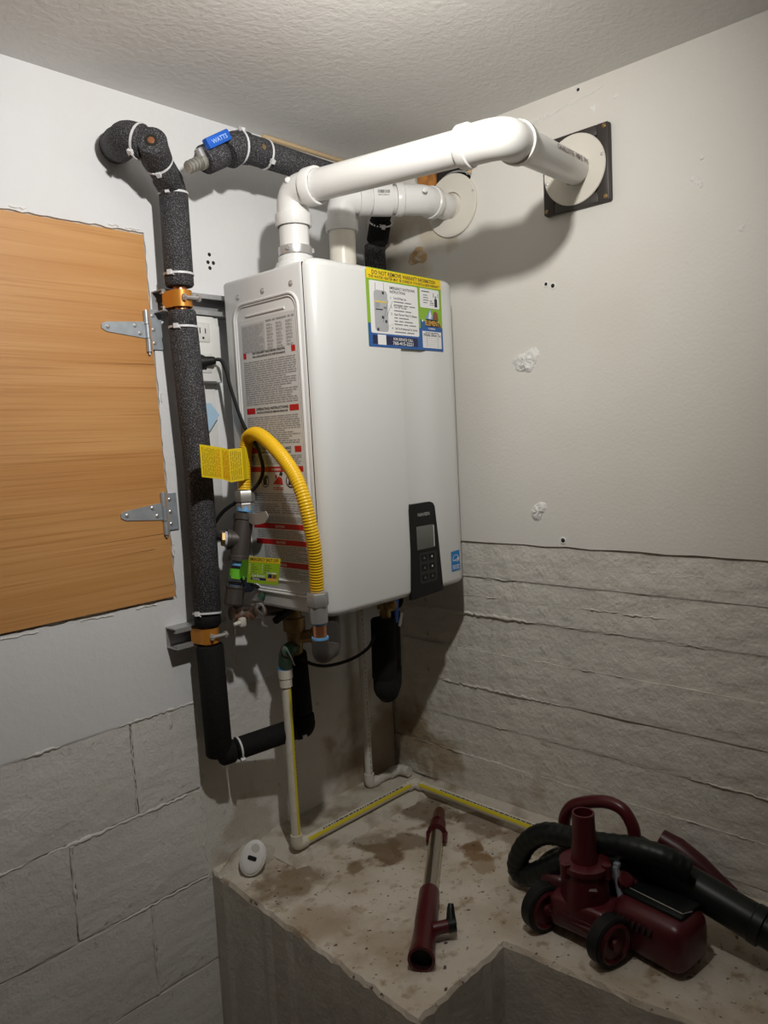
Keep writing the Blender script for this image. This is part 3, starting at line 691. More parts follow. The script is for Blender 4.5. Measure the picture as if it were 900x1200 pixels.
ip = thing('insulated_inlet_drop', (-.222, -.2, .31), 'pair of black foam sleeves hanging below the heater with a brass valve above', 'pipe')
sleeve(ip, [(-.2245, -.200, .522), (-.2300, -.200, .375)], .0305, FOAMB)
sleeve(ip, [(-.2295, -.200, .379), (-.2300, -.200, .352), (-.212, -.196, .335)], .0285, FOAMB, bendr=.01)
sleeve(ip, [(-.1750, -.176, .530), (-.1800, -.176, .372)], .0250, FOAMB)
sleeve(ip, [(-.1795, -.176, .392), (-.1850, -.178, .350), (-.2020, -.184, .336)], .0265, FOAMB, bendr=.02)
m = MB(); m.tube([(-.2150, -.2, .60), (-.2150, -.2, .515)], .013, 14); m.hexnut((-.215, -.2, .545), UP, .021, .022); m.lathe((-.222, -.222, .557), (-.4, -.9, 0), [(0, .014), (.010, .014), (.012, .009), (.018, .008), (.019, 0)], 14); m.build('valve_body', BRASS, ip)
m = MB(); m.bbox((-.196, -.214, .505), (-.182, -.208, .575), .002, R=Matrix.Rotation(.1, 3, 'Y')); m.build('lever_handle', BLUE, ip)
m = MB(); m.bbox((-.1995, -.2305, .500), (-.1905, -.2285, .533), .0008, R=Matrix.Rotation(.35, 3, 'Y')); m.build('paper_tag', WPLASTIC, ip)

# ------------------------------------------------------------------ the water heater
wh = thing('water_heater', (-.302, -.06, .60), 'white tankless gas water heater mounted on the left wall near the corner', 'water heater')
HX0, HX1, HZ0, HZ1, YB, YS, YF = -.524, -.080, .600, 1.300, -.062, -.3185, -.349
m = MB(); m.bbox((HX0, YS, HZ0+.004), (HX1, YB, HZ1-.002), .008, seg=3); m.build('cabinet', SHEET, wh, smooth=35)
MB().box((HX0+.0012, YS-.0032, HZ0+.01), (HX1-.0012, YS+.0002, HZ1-.006)).build('seam_shade', GAPSHADE, wh, smooth=0)  # dark inset strip paints the shade of the seam; no real gasket
def cover():
    prof = []; cx, rx, ry = .046, .046, YS-.003-YF
    ys = YS-.003
    for k in range(11): a = math.pi/2*k/10; prof.append((HX0 + rx*(1-math.cos(a)), ys - ry*math.sin(a)))
    prof += [(-.40, YF-.0012), (-.2835, YF-.0012), (-.2828, YF+.0040), (-.2795, YF+.0046), (-.2120, YF+.0042), (-.1985, YF-.0008), (-.16, YF-.0008)]
    for k in range(10, -1, -1): a = math.pi/2*k/10; prof.append((HX1 - .040*(1-math.cos(a)), ys - ry*math.sin(a)))
    n = len(prof); nm = []
    for i in range(n):
        a = prof[max(i-1, 0)]; b = prof[min(i+1, n-1)]; t = V(b[0]-a[0], b[1]-a[1], 0).normalized(); nm.append(V(-t.y, t.x, 0))   # inward
    rings = []; rb, rt = .020, .022
    for k in range(7): a = math.pi/2*k/6; rings.append((HZ0 + rb*(1-math.cos(a))*.8, rb*(1-math.sin(a))))
    rings.append((.80, 0)); rings.append((1.1, 0))
    for k in range(6, -1, -1): a = math.pi/2*k/6; rings.append((HZ1 + .003 - rt*(1-math.cos(a))*.8, rt*(1-math.sin(a))))
    vs = []; fs = []
    for (z, ins) in rings:
        for i in range(n):
            p = V(prof[i][0], prof[i][1], z) + nm[i]*ins
            p.y = min(p.y, ys); p.x = min(max(p.x, HX0), HX1); vs.append(p)
    R_ = len(rings)
    for j in range(R_-1):
        for i in range(n-1): a = j*n+i; fs.append((a, a+1, a+n+1, a+n))
        fs.append((j*n+n-1, j*n, (j+1)*n, (j+1)*n+n-1))
    fs.append(tuple(range(n-1, -1, -1))); fs.append(tuple((R_-1)*n+i for i in range(n)))
    return MB().add(vs, fs)
fc = cover().build('front_cover', ENAMEL, wh, smooth=40)
# side panel: raised frame and ribs
SO = (HX0, 0, 0)
def rrect(x0, x1, y0, y1, r, n=6):
    out = []
    for (cx, cy, a0) in ((x1-r, y0+r, -90), (x1-r, y1-r, 0), (x0+r, y1-r, 90), (x0+r, y0+r, 180)):
        for k in range(n+1): a = math.radians(a0 + 90*k/n); out.append((cx+r*math.cos(a), cy+r*math.sin(a)))
    return out
fr = rrect(.098, .303, .638, 1.243, .03); pts3 = [V(HX0-.0005, -x, z) for x, z in fr]; pts3.append(pts3[0]); pts3.append(pts3[1])
MB().tube(pts3, .0036, 8).build('embossed_frame', EMB, wh, smooth=60)
fr = rrect(.104, .297, .644, 1.237, .026); pts3 = [V(HX0-.0002, -x, z) for x, z in fr]; pts3.append(pts3[0]); pts3.append(pts3[1])
MB().tube(pts3, .0022, 6).build('embossed_frame', SHEET, wh, smooth=60)
MB().tube([(HX0-.0002, -.140, 1.2165), (HX0-.0002, -.262, 1.2165)], .0028, 8).build('embossed_rib', EMB, wh); MB().tube([(HX0-.0002, -.150, .666), (HX0-.0002, -.262, .666)], .0028, 8).build('embossed_rib', EMB, wh)
for y_ in (.1137, .197, .285): 
    m = MB(); screw(m, (HX0, -y_, 1.259), (-1, 0, 0), .0040); m.build('screw', STEEL, wh)
    m = MB(); m.lathe((HX0-.0002, -y_, 1.259), (-1, 0, 0), [(0, .0062), (.0004, .0060), (.0005, .003)], 14); m.build('screw_recess', GALVD, wh)
# rating and warning label on the side
sl = MB(); O = SO; R_ = SR; U_ = UP; r5 = random.Random(5)
sl.rect(O, R_, U_, .112, .2945, .668, 1.2085, .0006, 0)
sl.rect(O, R_, U_, .119, .196, 1.140, 1.200, .0008, 5); sl.lines(O, R_, U_, .122, .193, 1.196, 1.142, 15, .001, 1, .5, r5)
sl.lines(O, R_, U_, .201, .290, 1.202, 1.196, 1, .001, 1, .6, r5, 0)
for k in range(8):
    for c in range(3): sl.lines(O, R_, U_, .203+.030*c, .203+.030*c+.020, 1.193-.0065*k, 1.193-.0065*k-.0052, 2, .001, 1, .5, r5)
def redrow(z, w1, w2, head, sub):
    sl.rect(O, R_, U_, .121, .121+w1, z-.006, z+.006, .001, 2); sl.rect(O, R_, U_, .288-w2, .288, z-.006, z+.006, .001, 2)
    sl.text(O, R_, U_, head, .2045, z+.0005, min(.105, .160-w1-w2), .0052, .0012, 3, 'C'); sl.text(O, R_, U_, sub, .2045, z-.0065, min(.105, .155-w1-w2), .0042, .0012, 3, 'C')
redrow(1.136, .010, .012, 'FOR YOUR SAFETY READ BEFORE OPERATING', 'POUR VOTRE SECURITE LIRE AVANT DE METTRE EN MARCHE')
sl.lines(O, R_, U_, .121, .289, 1.124, 1.032, 21, .001, 1, .5, r5, .3)
redrow(1.021, .028, .028, 'OPERATING INSTRUCTIONS', 'INSTRUCTIONS DE MISE EN MARCHE')
sl.lines(O, R_, U_, .121, .289, 1.009, .950, 14, .001, 1, .5, r5, .3)
redrow(.9385, .028, .020, 'TO TURN OFF GAS TO APPLIANCE', "COMMENT COUPER L'ADMISSION DE GAZ")
sl.lines(O, R_, U_, .121, .289, .928, .908, 5, .001, 1, .5, r5, .3)
def redbar(z, word, x0=.118): sl.rect(O, R_, U_, x0, .290, z-.0055, z+.0055, .001, 2); sl.text(O, R_, U_, word, .205, z-.0028, .030, .0050, .0012, 4, 'C')
redbar(.8985, 'WARNING')
# warning pictograms
def disc(cx, cy, r, off, mi, n=18): sl.flat(O, R_, U_, [(cx+r*math.cos(2*math.pi*k/n), cy+r*math.sin(2*math.pi*k/n)) for k in range(n)], off, mi)
disc(.166, .874, .0135, .001, 3); disc(.166, .874, .0115, .0012, 0); sl.rect(O, R_, U_, .160, .172, .866, .880, .0014, 3); sl.rect(O, R_, U_, .163, .176, .880, .884, .0014, 3)
sl.flat(O, R_, U_, [(.192, .868), (.224, .866), (.222, .880), (.212, .884), (.204, .878)], .001, 2); sl.flat(O, R_, U_, [(.213, .886), (.222, .884), (.226, .890), (.218, .894)], .001, 3); sl.rect(O, R_, U_, .201, .206, .880, .887, .001, 2)
disc(.248, .874, .014, .001, 3); disc(.248, .874, .011, .0012, 0); sl.flat(O, R_, U_, [(.241, .866), (.255, .866), (.252, .880), (.246, .884)], .0014, 3)
sl.lines(O, R_, U_, .192, .226, .862, .855, 2, .001, 2, .5, r5, 0)
sl.lines(O, R_, U_, .122, .289, .850, .832, 4, .001, 1, .45, r5); sl.lines(O, R_, U_, .122, .210, .828, .806, 5, .001, 1, .45, r5); sl.lines(O, R_, U_, .216, .289, .830, .806, 5, .001, 1, .45, r5); sl.lines(O, R_, U_, .122, .289, .801, .788, 4, .001, 1, .45, r5)
redbar(.780, 'CAUTION'); sl.lines(O, R_, U_, .130, .289, .772, .754, 5, .001, 1, .5, r5); redbar(.7465, 'CAUTION', .124)
sl.lines(O, R_, U_, .150, .289, .739, .708, 8, .001, 1, .5, r5); redbar(.700, 'NOTICE', .140); sl.lines(O, R_, U_, .150, .289, .692, .672, 6, .001, 1, .5, r5)
ob = sl.build('rating_label', [PAPER, FINEINK, REDINK, INK, WHITEINK, PAPERG], wh, smooth=0); ob['label'] = 'grey text label with red bars on the side panel'
# warranty sticker on the front
st = MB(); O = (0, YF-.0014, 0); R_ = FR; U_ = UP; r6 = random.Random(6)
X0, X1, Z0, Z1 = -.3815, -.1395, 1.1385, 1.2965; W = X1-X0
st.prism(O, R_, U_, [(X0, Z0+.002), (-.2, Z0), (X1, Z0), (X1, Z1), (X0+.006, Z1+.001), (X0, Z1-.006)], .0006, 1)
def srect(u0, u1, v0, v1, off, mi): st.rect(O, R_, U_, X0+u0*W, X0+u1*W, Z0+v0*(Z1-Z0), Z0+v1*(Z1-Z0), off, mi)
def sround(u0, u1, v0, v1, off, mi, r=.004): st.flat(O, R_, U_, rrect(X0+u0*W, X0+u1*W, Z0+v0*(Z1-Z0), Z0+v1*(Z1-Z0), r, 4), off, mi)
def stext(s_, u, v, wu, hv, off, mi, al='L'): st.text(O, R_, U_, s_, X0+u*W, Z0+v*(Z1-Z0), None if wu is None else wu*W, hv*(Z1-Z0), off, mi, al)
def slines(u0, u1, v1, v0, n, off, mi, f=.34): st.lines(O, R_, U_, X0+u0*W, X0+u1*W, Z0+v1*(Z1-Z0), Z0+v0*(Z1-Z0), n, off, mi, f, r6)
srect(0, 1, 0, .30, .0008, 2)
st.flat(O, R_, U_, [(X0+.685*W, Z0+.27*(Z1-Z0)), (X1, Z0+.27*(Z1-Z0)), (X1, Z0+.325*(Z1-Z0)), (X0+.90*W, Z0+.33*(Z1-Z0)), (X0+.78*W, Z0+.38*(Z1-Z0)), (X0+.70*W, Z0+.42*(Z1-Z0)), (X0+.685*W, Z0+.42*(Z1-Z0))], .0009, 2)
srect(.008, 1, .865, .995, .0009, 0)
stext('DO NOT REMOVE', .075, .925, .375, .055, .0011, 5); stext('WARRANTY INFORMATION', .465, .925, .45, .052, .0011, 5)
stext('THIS WATER HEATER MAY', .03, .878, .38, .036, .0011, 5); stext('BE COVERED BY 10 YR PARTS & LABOR WARRANTY', .425, .878, .55, .036, .0011, 5)
sround(.035, .66, .175, .845, .001, 4); sround(.69, .965, .585, .845, .001, 4, .003); srect(.705, .975, .035, .265, .001, 4)
# little drawing of a tank heater
sround(.085, .255, .20, .73, .0012, 7, .008); srect(.095, .245, .575, .59, .0014, 0); srect(.10, .19, .475, .49, .0014, 5); slines(.10, .16, .57, .50, 3, .0014, 6); srect(.20, .235, .50, .525, .0014, 6)
for (a, b, c, d) in [(.235, .40, .315, .61), (.22, .26, .36, .335), (.185, .32, .26, .61)]: st.flat(O, R_, U_, [(X0+a*W, Z0+b*(Z1-Z0)), (X0+a*W+.0008, Z0+b*(Z1-Z0)), (X0+c*W+.0008, Z0+d*(Z1-Z0)), (X0+c*W, Z0+d*(Z1-Z0))], .0015, 5)
for (u, v) in [(.185, .385), (.225, .335), (.20, .70), (.12, .225)]: srect(u-.012, u+.012, v-.018, v+.018, .0016, 5)
srect(.105, .11, .73, .82, .0012, 6); srect(.21, .215, .73, .83, .0012, 6)
stext('EMERGENCY SHUTDOWN', .29, .765, .33, .036, .0012, 5); stext('INSTRUCTIONS', .29, .715, .20, .036, .0012, 5)
for k, (hd, v, n, bd) in enumerate([('Turn Off Water Line', .64, 2, .15), ('Turn Off The Gas', .525, 1, .10), ('Open The Hot Water To Release', .43, 3, .2), ('Call The Professionals For Service', .245, 1, .1)]):
    stext(str(k+1) + '.', .295, v, None, .030, .0012, 5); stext(hd, .335, v, .165 if k < 2 else .30, .030, .0012, 5); slines(.335, .62, v-.012, v-.012-.042*n, n, .0012, 6)
srect(.05, .635, .035, .15, .001, 3); srect(.11, .215, .03, .16, .0012, 4)
stext('FOR SERVICE CALL', .31, .10, .26, .036, .0012, 4); stext('760-415-2221', .30, .042, .27, .046, .0012, 4)
# tool drawing on the right panel
slines(.715, .83, .825, .79, 1, .0012, 5); slines(.735, .82, .775, .64, 4, .0012, 6); srect(.895, .935, .61, .72, .0012, 5); srect(.88, .89, .74, .80, .0012, 6); srect(.945, .953, .74, .80, .0012, 6); srect(.905, .925, .72, .76, .0012, 6); slines(.83, .885, .70, .62, 3, .0012, 5)
# drop and boulder emblem over gold lettering
def sp(u, v): return (X0+u*W, Z0+v*(Z1-Z0))
st.flat(O, R_, U_, [sp(.765, .455), sp(.79, .425), sp(.855, .43), sp(.862, .475), sp(.835, .56), sp(.825, .575), sp(.80, .51)], .001, 9); st.flat(O, R_, U_, [sp(.80, .44), sp(.835, .44), sp(.842, .49), sp(.826, .555), sp(.81, .50)], .0012, 4)
st.flat(O, R_, U_, [sp(.862, .435), sp(.945, .435), sp(.935, .52), sp(.905, .555), sp(.875, .53)], .001, 10)
st.flat(O, R_, U_, [sp(.75, .335), sp(.985, .33), sp(.945, .40), sp(.935, .43), sp(.765, .435)], .0011, 5); stext('ELEMENT', .752, .348, .20, .068, .0013, 8); srect(.945, .975, .33, .36, .0012, 10); stext('PLUMBING', .79, .292, .10, .024, .0013, 4)
st.flat(O, R_, U_, [sp(.70, .40), sp(.715, .385), sp(.727, .405), sp(.715, .425)], .0012, 4)
stext('WARRANTY INFORMATION', .745, .235, .19, .020, .0012, 5)
for k in range(6): srect(.71, .97, .195-.027*k, .1975-.027*k, .0012, 6)
srect(.765, .768, .05, .195, .0012, 6); srect(.92, .923, .05, .195, .0012, 6); stext('Windy Silver Co', .715, .20, .25, .036, .0014, 5)
ob = st.build('warranty_sticker', [STY, STG, STB, STN, STW, INK, GREYINK, mat('print_grey', (.42, .43, .45), .5), STGOLD, STLB, STBR], wh, smooth=0); ob['label'] = 'yellow, green and blue service sticker'
# control panel
cpn = MB(); o2 = [(-.2915, .5945), (-.180, .5985), (-.1905, .725), (-.1985, .793), (-.2035, .8005), (-.2130, .8045), (-.2760, .8040), (-.2825, .7995), (-.2845, .793), (-.2845, .70)]
cpn.prism((0, YF+.004, 0), FR, UP, o2, .0085, 0); pan = cpn.build('control_panel', BLACKGLOSS, wh, smooth=0)
YP = YF-.0045; O = (0, YP, 0)
m = MB(); m.bbox((-.2655, YP-.0018, .7015), (-.2060, YP+.002, .7535), .0012); m.rect(O, FR, UP, -.2100, -.2062, .704, .751, .0020, 1); m.build('display_screen', [LCD, mat('pale_bezel', (.5, .5, .48), .4)], pan)
m = MB(); m.text(O, FR, UP, 'NAVIEN', -.2385, .7755, .040, .0075, .0004, 0, 'C'); m.build('brand_lettering', mat('silver_print', (.42, .42, .41), .4), pan, smooth=0)
m = MB(); m.flat(O, FR, UP, rrect(-.2600, -.2000, .625, .694, .006, 4), .0005, 0); m.build('button_field', mat('charcoal_plastic', (.016, .016, .016), .5), pan, smooth=0)
for i in range(2):
    for j in range(3):
        m = MB(); c = (-.2435+.026*i, .682-.022*j); m.flat(O, FR, UP, rrect(c[0]-.0095, c[0]+.0095, c[1]-.008, c[1]+.008, .004, 3), .0012, 0); m.prism(O, FR, UP, rrect(c[0]-.0095, c[0]+.0095, c[1]-.008, c[1]+.008, .004, 3), .0011, 0)
        if i == 1 and j < 2: m.flat(O, FR, UP, rrect(c[0]-.0022, c[0]+.0022, c[1]-.0022, c[1]+.0022, .002, 3), .0014, 1)
        else: m.flat(O, FR, UP, [(c[0]-.004, c[1]-.002), (c[0]+.004, c[1]-.003), (c[0], c[1]+.004)], .0014, 2)
        m.build('button', [BLACKGLOSS, WHITEINK, mat('dim_print', (.12, .12, .12), .5)], pan, smooth=0)
# blue efficiency label
m = MB(); O = (-.005, YF-.0008, 0); m.prism(O, FR, UP, [(-.1370, .6335), (-.1050, .6350), (-.1060, .6815), (-.1375, .6800)], .0005, 0)
m.rect(O, FR, UP, -.1345, -.1080, .6460, .6475, .0008, 1); m.rect(O, FR, UP, -.1345, -.1080, .6385, .6395, .0008, 1)
arc = [(-.1212 + .0115*math.cos(a), .6605 + .0115*math.sin(a)) for a in [math.radians(15 + 15*k) for k in range(12)]]; arc2 = [(-.1212 + .0103*math.cos(a), .6605 + .0103*math.sin(a)) for a in [math.radians(15 + 15*k) for k in range(12)]]
for k in range(11): m.flat(O, FR, UP, [arc[k], arc[k+1], arc2[k+1], arc2[k]], .0008, 1)
m.text(O, FR, UP, 'energy', -.1220, .6570, .020, .0062, .0009, 1, 'C'); m.flat(O, FR, UP, [(-.1130, .668), (-.1115, .663), (-.1065, .663), (-.1105, .660), (-.1090, .655), (-.1130, .658), (-.1165, .655), (-.1150, .660), (-.1190, .663), (-.1145, .663)], .0009, 1); m.text(O, FR, UP, 'ENERGY STAR', -.1212, .6408, .024, .0038, .0009, 1, 'C')
ob = m.build('efficiency_label', [ESB, WHITEINK], wh, smooth=0); ob['label'] = 'blue efficiency label low on the front cover'

# ------------------------------------------------------------------ PVC vents
PV = .0302
def ring(mb, p, d, r, h, mi=0, lip=.0016): d = V(d).normalized(); mb.lathe(V(p) - d*h/2, d, [(0, r-.004), (0, r), (h, r), (h, r-.004)], 28, mi)
ev = thing('exhaust_vent_pipe', (-.455, -.226, 1.30), 'upper white plastic vent pipe crossing in front to the right-hand wall', 'pipe')
E1 = V(-.455, -.226, 1.459); E2 = V(-.405, -.707, 1.4375); EW = V(-.018, -.6275, 1.4865)
m = MB(); m.tube([(-.455, -.226, 1.312), (-.455, -.226, 1.405)], PV, 28); m.build('riser', PVC, ev)
m = MB(); m.lathe((-.455, -.226, 1.298), UP, [(0, .045), (.010, .045), (.012, .041), (.018, .041), (.020, .036), (.030, .036), (.031, .0305)], 28); m.build('vent_collar', ENAMEL, ev)
m = MB(); m.lathe((-.455, -.226, 1.332), UP, [(0, .0305), (0, .0335), (.004, .0345), (.016, .0345), (.018, .0305)], 28)
for a in (0, 120, 240): q = V(math.cos(math.radians(a+205)), math.sin(math.radians(a+205)), 0); m.hexnut(V(-.455, -.226, 1.342) + q*.034, q, .005, .005)
m.build('clamp_band', STEEL, ev)
d12 = (E2-E1).normalized(); d2w = (EW-E2).normalized()
def elbow(name, A, P, B, r, R_, par, mt, hub=.0045, hl=.026):
    A = V(A); P = V(P); B = V(B); mb = MB(); pts = bend([A, P, B], R_, 12); mb.tube(pts, r, 30)
    for (q, o_) in ((A, P), (B, P)):
        dd = (V(o_)-V(q)).normalized(); mb.lathe(q, dd, [(0, r-.003), (0, r+hub-.001), (.0015, r+hub), (hl-.002, r+hub), (hl, r+.0002)], 30)
    return mb.build(name, mt, par, smooth=40)
ELR = .0325
elbow('elbow', E1 - V(0, 0, .070), E1, E1 + d12*.072, ELR, .055, ev, PVC)
m = MB(); m.tube([E1 + d12*.06, E2 - d12*.05], PV, 30); m.build('long_run', PVC, ev)
elbow('elbow', E2 - d12*.082, E2, E2 + d2w*.072, ELR+.001, .060, ev, PVC, .0035, .020)
m = MB(); m.tube([E2 + d2w*.055, EW + d2w*.03], PV, 30); m.build('wall_run', PVC, ev)
for (p, d) in ((E1 + V(-.026, -.021, .012), V(-.8, -.55, .2)), (E2 + d2w*.048 + V(-.012, -.022, .022), V(-.4, -.7, .6))):
    m = MB(); m.lathe(p, d, [(-.004, .006), (.003, .006), (.0038, .0045), (.0039, 0)], 14); m.build('moulding_boss', PVC, ev)
# printed lettering along the wall run
u_ = d2w; pr = (V(0, -1, .12) - u_*V(0, -1, .12).dot(u_)).normalized(); side = pr.cross(u_); side = side if side.z > 0 else -side
for k, ch in enumerate('CHARLOTTE PIPE PVC'):
    if ch == ' ': continue
    m0 = MB(); m0.text(EW - u_*(.014+.0112*(17-k)) + pr*(PV+.0004) + side*.0, u_, side, ch, 0, 0, .0085, .0105, 0, 0)
    if k == 0: mm = m0
    else: mm.add(m0.v, m0.f)
mm.build('pipe_print', mat('brown_print', (.18, .10, .09), .6), ev, smooth=0)
m = MB(); m.lathe((-.0165, -.6235, 1.4885), (-1, 0, 0), [(0, .0705), (.0022, .0715), (.004, .070), (.0045, .0345), (.0045, .0308), (0, .0308)], 44); esc = m.build('escutcheon', CREAM, ev, smooth=40)
for a in (12, 192): 
    q = V(-.021, -.6235 - .066*math.cos(math.radians(a)), 1.4885 + .066*math.sin(math.radians(a))); m = MB(); screw(m, q, (-1, 0, 0), .0034); m.build('screw', STEEL, esc)
vp = thing('vent_wall_plate', (0, -.623, 1.41), 'square dark brown vent plate behind the round white flange', 'vent plate')
m = MB(); a0, a1, b0, b1 = -.7005, -.5465, 1.4105, 1.5655
m.bbox((-.0105, a0, b0), (-.0005, a1, b1), .004); m.build('base_plate', BROWNP, vp)
m = MB(); 
for (p, q) in (((-.0165, a0+.001, b0+.001), (-.0100, a0+.026, b1-.001)), ((-.0165, a1-.026, b0+.001), (-.0100, a1-.001, b1-.001)), ((-.0165, a0+.026, b0+.001), (-.0100, a1-.026, b0+.022)), ((-.0165, a0+.026, b1-.022), (-.0100, a1-.026, b1-.001))): m.bbox(p, q, .002)
m.build('rim', BROWNP, vp)
for (y_, z_) in ((a0+.0085, b0+.0085), (a0+.0085, b1-.0085), (a1-.0085, b0+.0085), (a1-.0085, b1-.0085)):
    m = MB(); screw(m, (-.0165, y_, z_), (-1, 0, 0), .0048); m.build('screw', BRASS, vp)
iv = thing('intake_vent_pipe', (-.256, -.168, 1.30), 'lower white plastic vent pipe bending into the round flange near the corner', 'pipe')
I1 = V(-.258, -.168, 1.4945); I2 = V(-.098, -.275, 1.497); IW = V(-.008, -.275, 1.4975)
m = MB(); m.tube([(-.262, -.168, 1.305), (-.259, -.168, 1.445)], PV, 28); m.build('riser', mat('yellowed_pvc', (.76, .72, .63), .3), iv)
m = MB(); m.lathe((-.262, -.168, 1.298), UP, [(0, .043), (.012, .043), (.014, .039), (.030, .038), (.031, .0305)], 28); m.build('vent_collar', ENAMEL, iv)
dI = (I2-I1).normalized(); dW = (IW-I2).normalized()
elbow('elbow', I1 - V(.001, 0, .072), I1, I1 + dI*.066, ELR, .055, iv, PVC)
m = MB(); m.tube([I1 + dI*.055, I2], PV, 28); m.lathe(I1 + dI*.070, dI, [(0, PV), (0, .0362), (.046, .0362), (.046, PV)], 30); m.build('coupling', PVC, iv)
elbow('elbow', I2 - dI*.066, I2, I2 + dW*.045, ELR+.0015, .055, iv, PVC, .003, .018)
m = MB(); m.tube([I2 + dW*.03, IW + dW*.02], PV, 28); m.build('wall_run', PVC, iv)
side = V(0, 0, 1).cross(dI); side = -side if side.dot(V(-1, -1, 0)) < 0 else side
q0 = I1 + dI*.093 + side*.0368; m = MB(); r8 = random.Random(8); x = -.014
while x < .014: wd = .0008 + r8.random()*.0012; m.rect(q0, dI, UP, x, x+wd, .004, .011, .0004, 0); x += wd + .0008 + r8.random()*.0008
m.lines(q0, dI, UP, -.014, .014, .001, -.001, 1, .0004, 0); m.build('bar_print', INK, iv, smooth=0)
m = MB(); m.lathe(I2 + side*.033 + V(-.012, -.006, .008), side, [(0, .006), (.004, .006), (.0048, .0045), (.0049, 0)], 14); m.build('moulding_boss', PVC, iv)
m = MB(); m.lathe((-.0008, -.289, 1.4975), (-1, 0, 0), [(0, .0725), (.004, .0735), (.0065, .072), (.007, .036), (.007, .0308), (0, .0308)], 44); esc = m.build('escutcheon', CREAM, iv, smooth=40)
m = MB(); screw(m, (-.0078, -.355, 1.517), (-1, 0, 0), .0030); m.build('screw', STEEL, esc)

# ------------------------------------------------------------------ gas connector, shut-off and tags
gh = thing('gas_connector', (-.55, -.34, .60), 'bright yellow corrugated gas hose arching beside the heater', 'hose')
hose = smooth_path([(-.548, -.124, .858), (-.545, -.124, .900), (-.537, -.124, .945), (-.537, -.136, .967), (-.549, -.180, .973), (-.560, -.231, .955), (-.575, -.293, .9204), (-.580, -.331, .884), (-.580, -.3496, .8456), (-.575, -.3566, .798), (-.567, -.3556, .753), (-.560, -.349, .7106), (-.5545, -.342, .664)], 14)
# resample evenly and corrugate
L_ = [0]
for i in range(1, len(hose)): L_.append(L_[-1] + (hose[i]-hose[i-1]).length)
tot = L_[-1]; pitch = .0056; n = int(tot/(pitch/4)); P = []; rs = []; j = 0
for i in range(n+1):
    s_ = tot*i/n
    while j < len(L_)-2 and L_[j+1] < s_: j += 1
    t = (s_-L_[j])/max(L_[j+1]-L_[j], 1e-9); P.append(hose[j].lerp(hose[j+1], t)); rs.append(.0136 + .0009*math.cos(2*math.pi*s_/pitch))
MB().tube(P, rs, 18).build('corrugated_hose', HOSEY, gh, smooth=80)
m = MB(); m.hexnut((-.548, -.124, .832), UP, .0215, .024); m.hexnut((-.549, -.124, .812), UP, .019, .018); m.build('hex_nut', STEEL, gh)
m = MB(); m.lathe((-.5535, -.341, .668), (0.02, 0, -1), [(0, .0135), (.004, .0145), (.010, .0145)], 18); m.build('hose_ferrule', STEEL, gh)
m = MB(); m.hexnut((-.5530, -.341, .632), UP, .0215, .027); m.lathe((-.552, -.340, .600), UP, [(0, .014), (0, .0175), (.026, .0185), (.034, .0185), (.034, .012)], 20); m.build('union', GREYU, gh)
m = MB(); m.tube([(-.5515, -.340, .604), (-.551, -.339, .565)], .0135, 18); m.build('copper_nipple', COPPER, gh)
m = MB(); m.lathe((-.5515, -.340, .596), UP, [(0, .0138), (0, .0150), (.005, .0150), (.005, .0138)], 18); m.build('thread_seal', BLUETAPE, gh); m = MB(); m.lathe((-.551, -.3395, .566), UP, [(0, .0138), (0, .0168), (.005, .0168), (.005, .0138)], 18); m.build('thread_seal', BLUETAPE, gh)
m = MB(); m.tube(bend([(-.551, -.339, .567), (-.551, -.338, .531), (-.505, -.318, .531), (-.495, -.312, .540), (-.495, -.312, .605)], [.018, .012, .012], 6), .0175, 18); m.build('elbow', IRON, gh)
# yellow paper tag wrapped on the hose
yt = MB(); tp = [(-.668, -.150, .9575, .893), (-.615, -.146, .949, .884), (-.5925, -.140, .9445, .8765), (-.5640, -.146, .946, .879), (-.5520, -.140, .947, .880), (-.5440, -.1385, .947, .880)]
vs = []; fs = []
for (x, y, za, zb_) in tp: vs += [(x, y, zb_), (x, y, za)]
for i in range(len(tp)-1): a = i*2; fs.append((a, a+2, a+3, a+1))
yt.add(vs, fs, 0)
def onfold(i, u0, u1, v0, v1, mi):
    a = V(vs[2*i]); b = V(vs[2*i+2]); c = V(vs[2*i+3]); d = V(vs[2*i+1]); nn = (b-a).cross(d-a).normalized()*.0006
    f_ = lambda u, v: (a*(1-u)+b*u)*(1-v) + (d*(1-u)+c*u)*v + nn
    yt.add([f_(u0, v0), f_(u1, v0), f_(u1, v1), f_(u0, v1)], [(0, 1, 2, 3)], mi)
r9 = random.Random(9)
for i, n_, c0 in ((0, 11, 1), (1, 6, 2), (2, 6, 1)):
    for k in range(n_):
        v = .06
        while v < .90: e_ = min(v + .05 + r9.random()*.2, .93); onfold(i, .08+.86*k/n_, .08+.86*(k+.45)/n_, v, e_, c0 if (i != 0 or k < 8) else 2); v = e_ + .03
tag(yt.build('gas_warning_tag', [TAGY, TAGINK, TAGRED], base=(-.56, -.14, .88), smooth=0), 'yellow folded paper warning tag wrapped round the gas hose', 'tag')
gv = thing('gas_shutoff_valve', (-.57, -.12, .64), 'dark iron gas tee with grey lever and drip leg left of the heater', 'valve')
ax0 = V(-.551, -.124, .812); ax1 = V(-.5915, -.124, .640); dd = (ax0-ax1).normalized()
def onax(t): return ax1 + (ax0-ax1)*t
for (t_, d_, pr_) in ((1.01, dd, [(-.004, .016), (-.003, .0172), (.010, .0168), (.011, .015)]), (.345, dd, [(0, .0125), (0, .0150), (.008, .0150), (.008, .0125)]), (.055, dd, [(0, .015), (0, .0172), (.009, .0172), (.010, .0145)])):
    MB().lathe(onax(t_), d_, pr_, 20).build('thread_seal', BLUETAPE, gv)
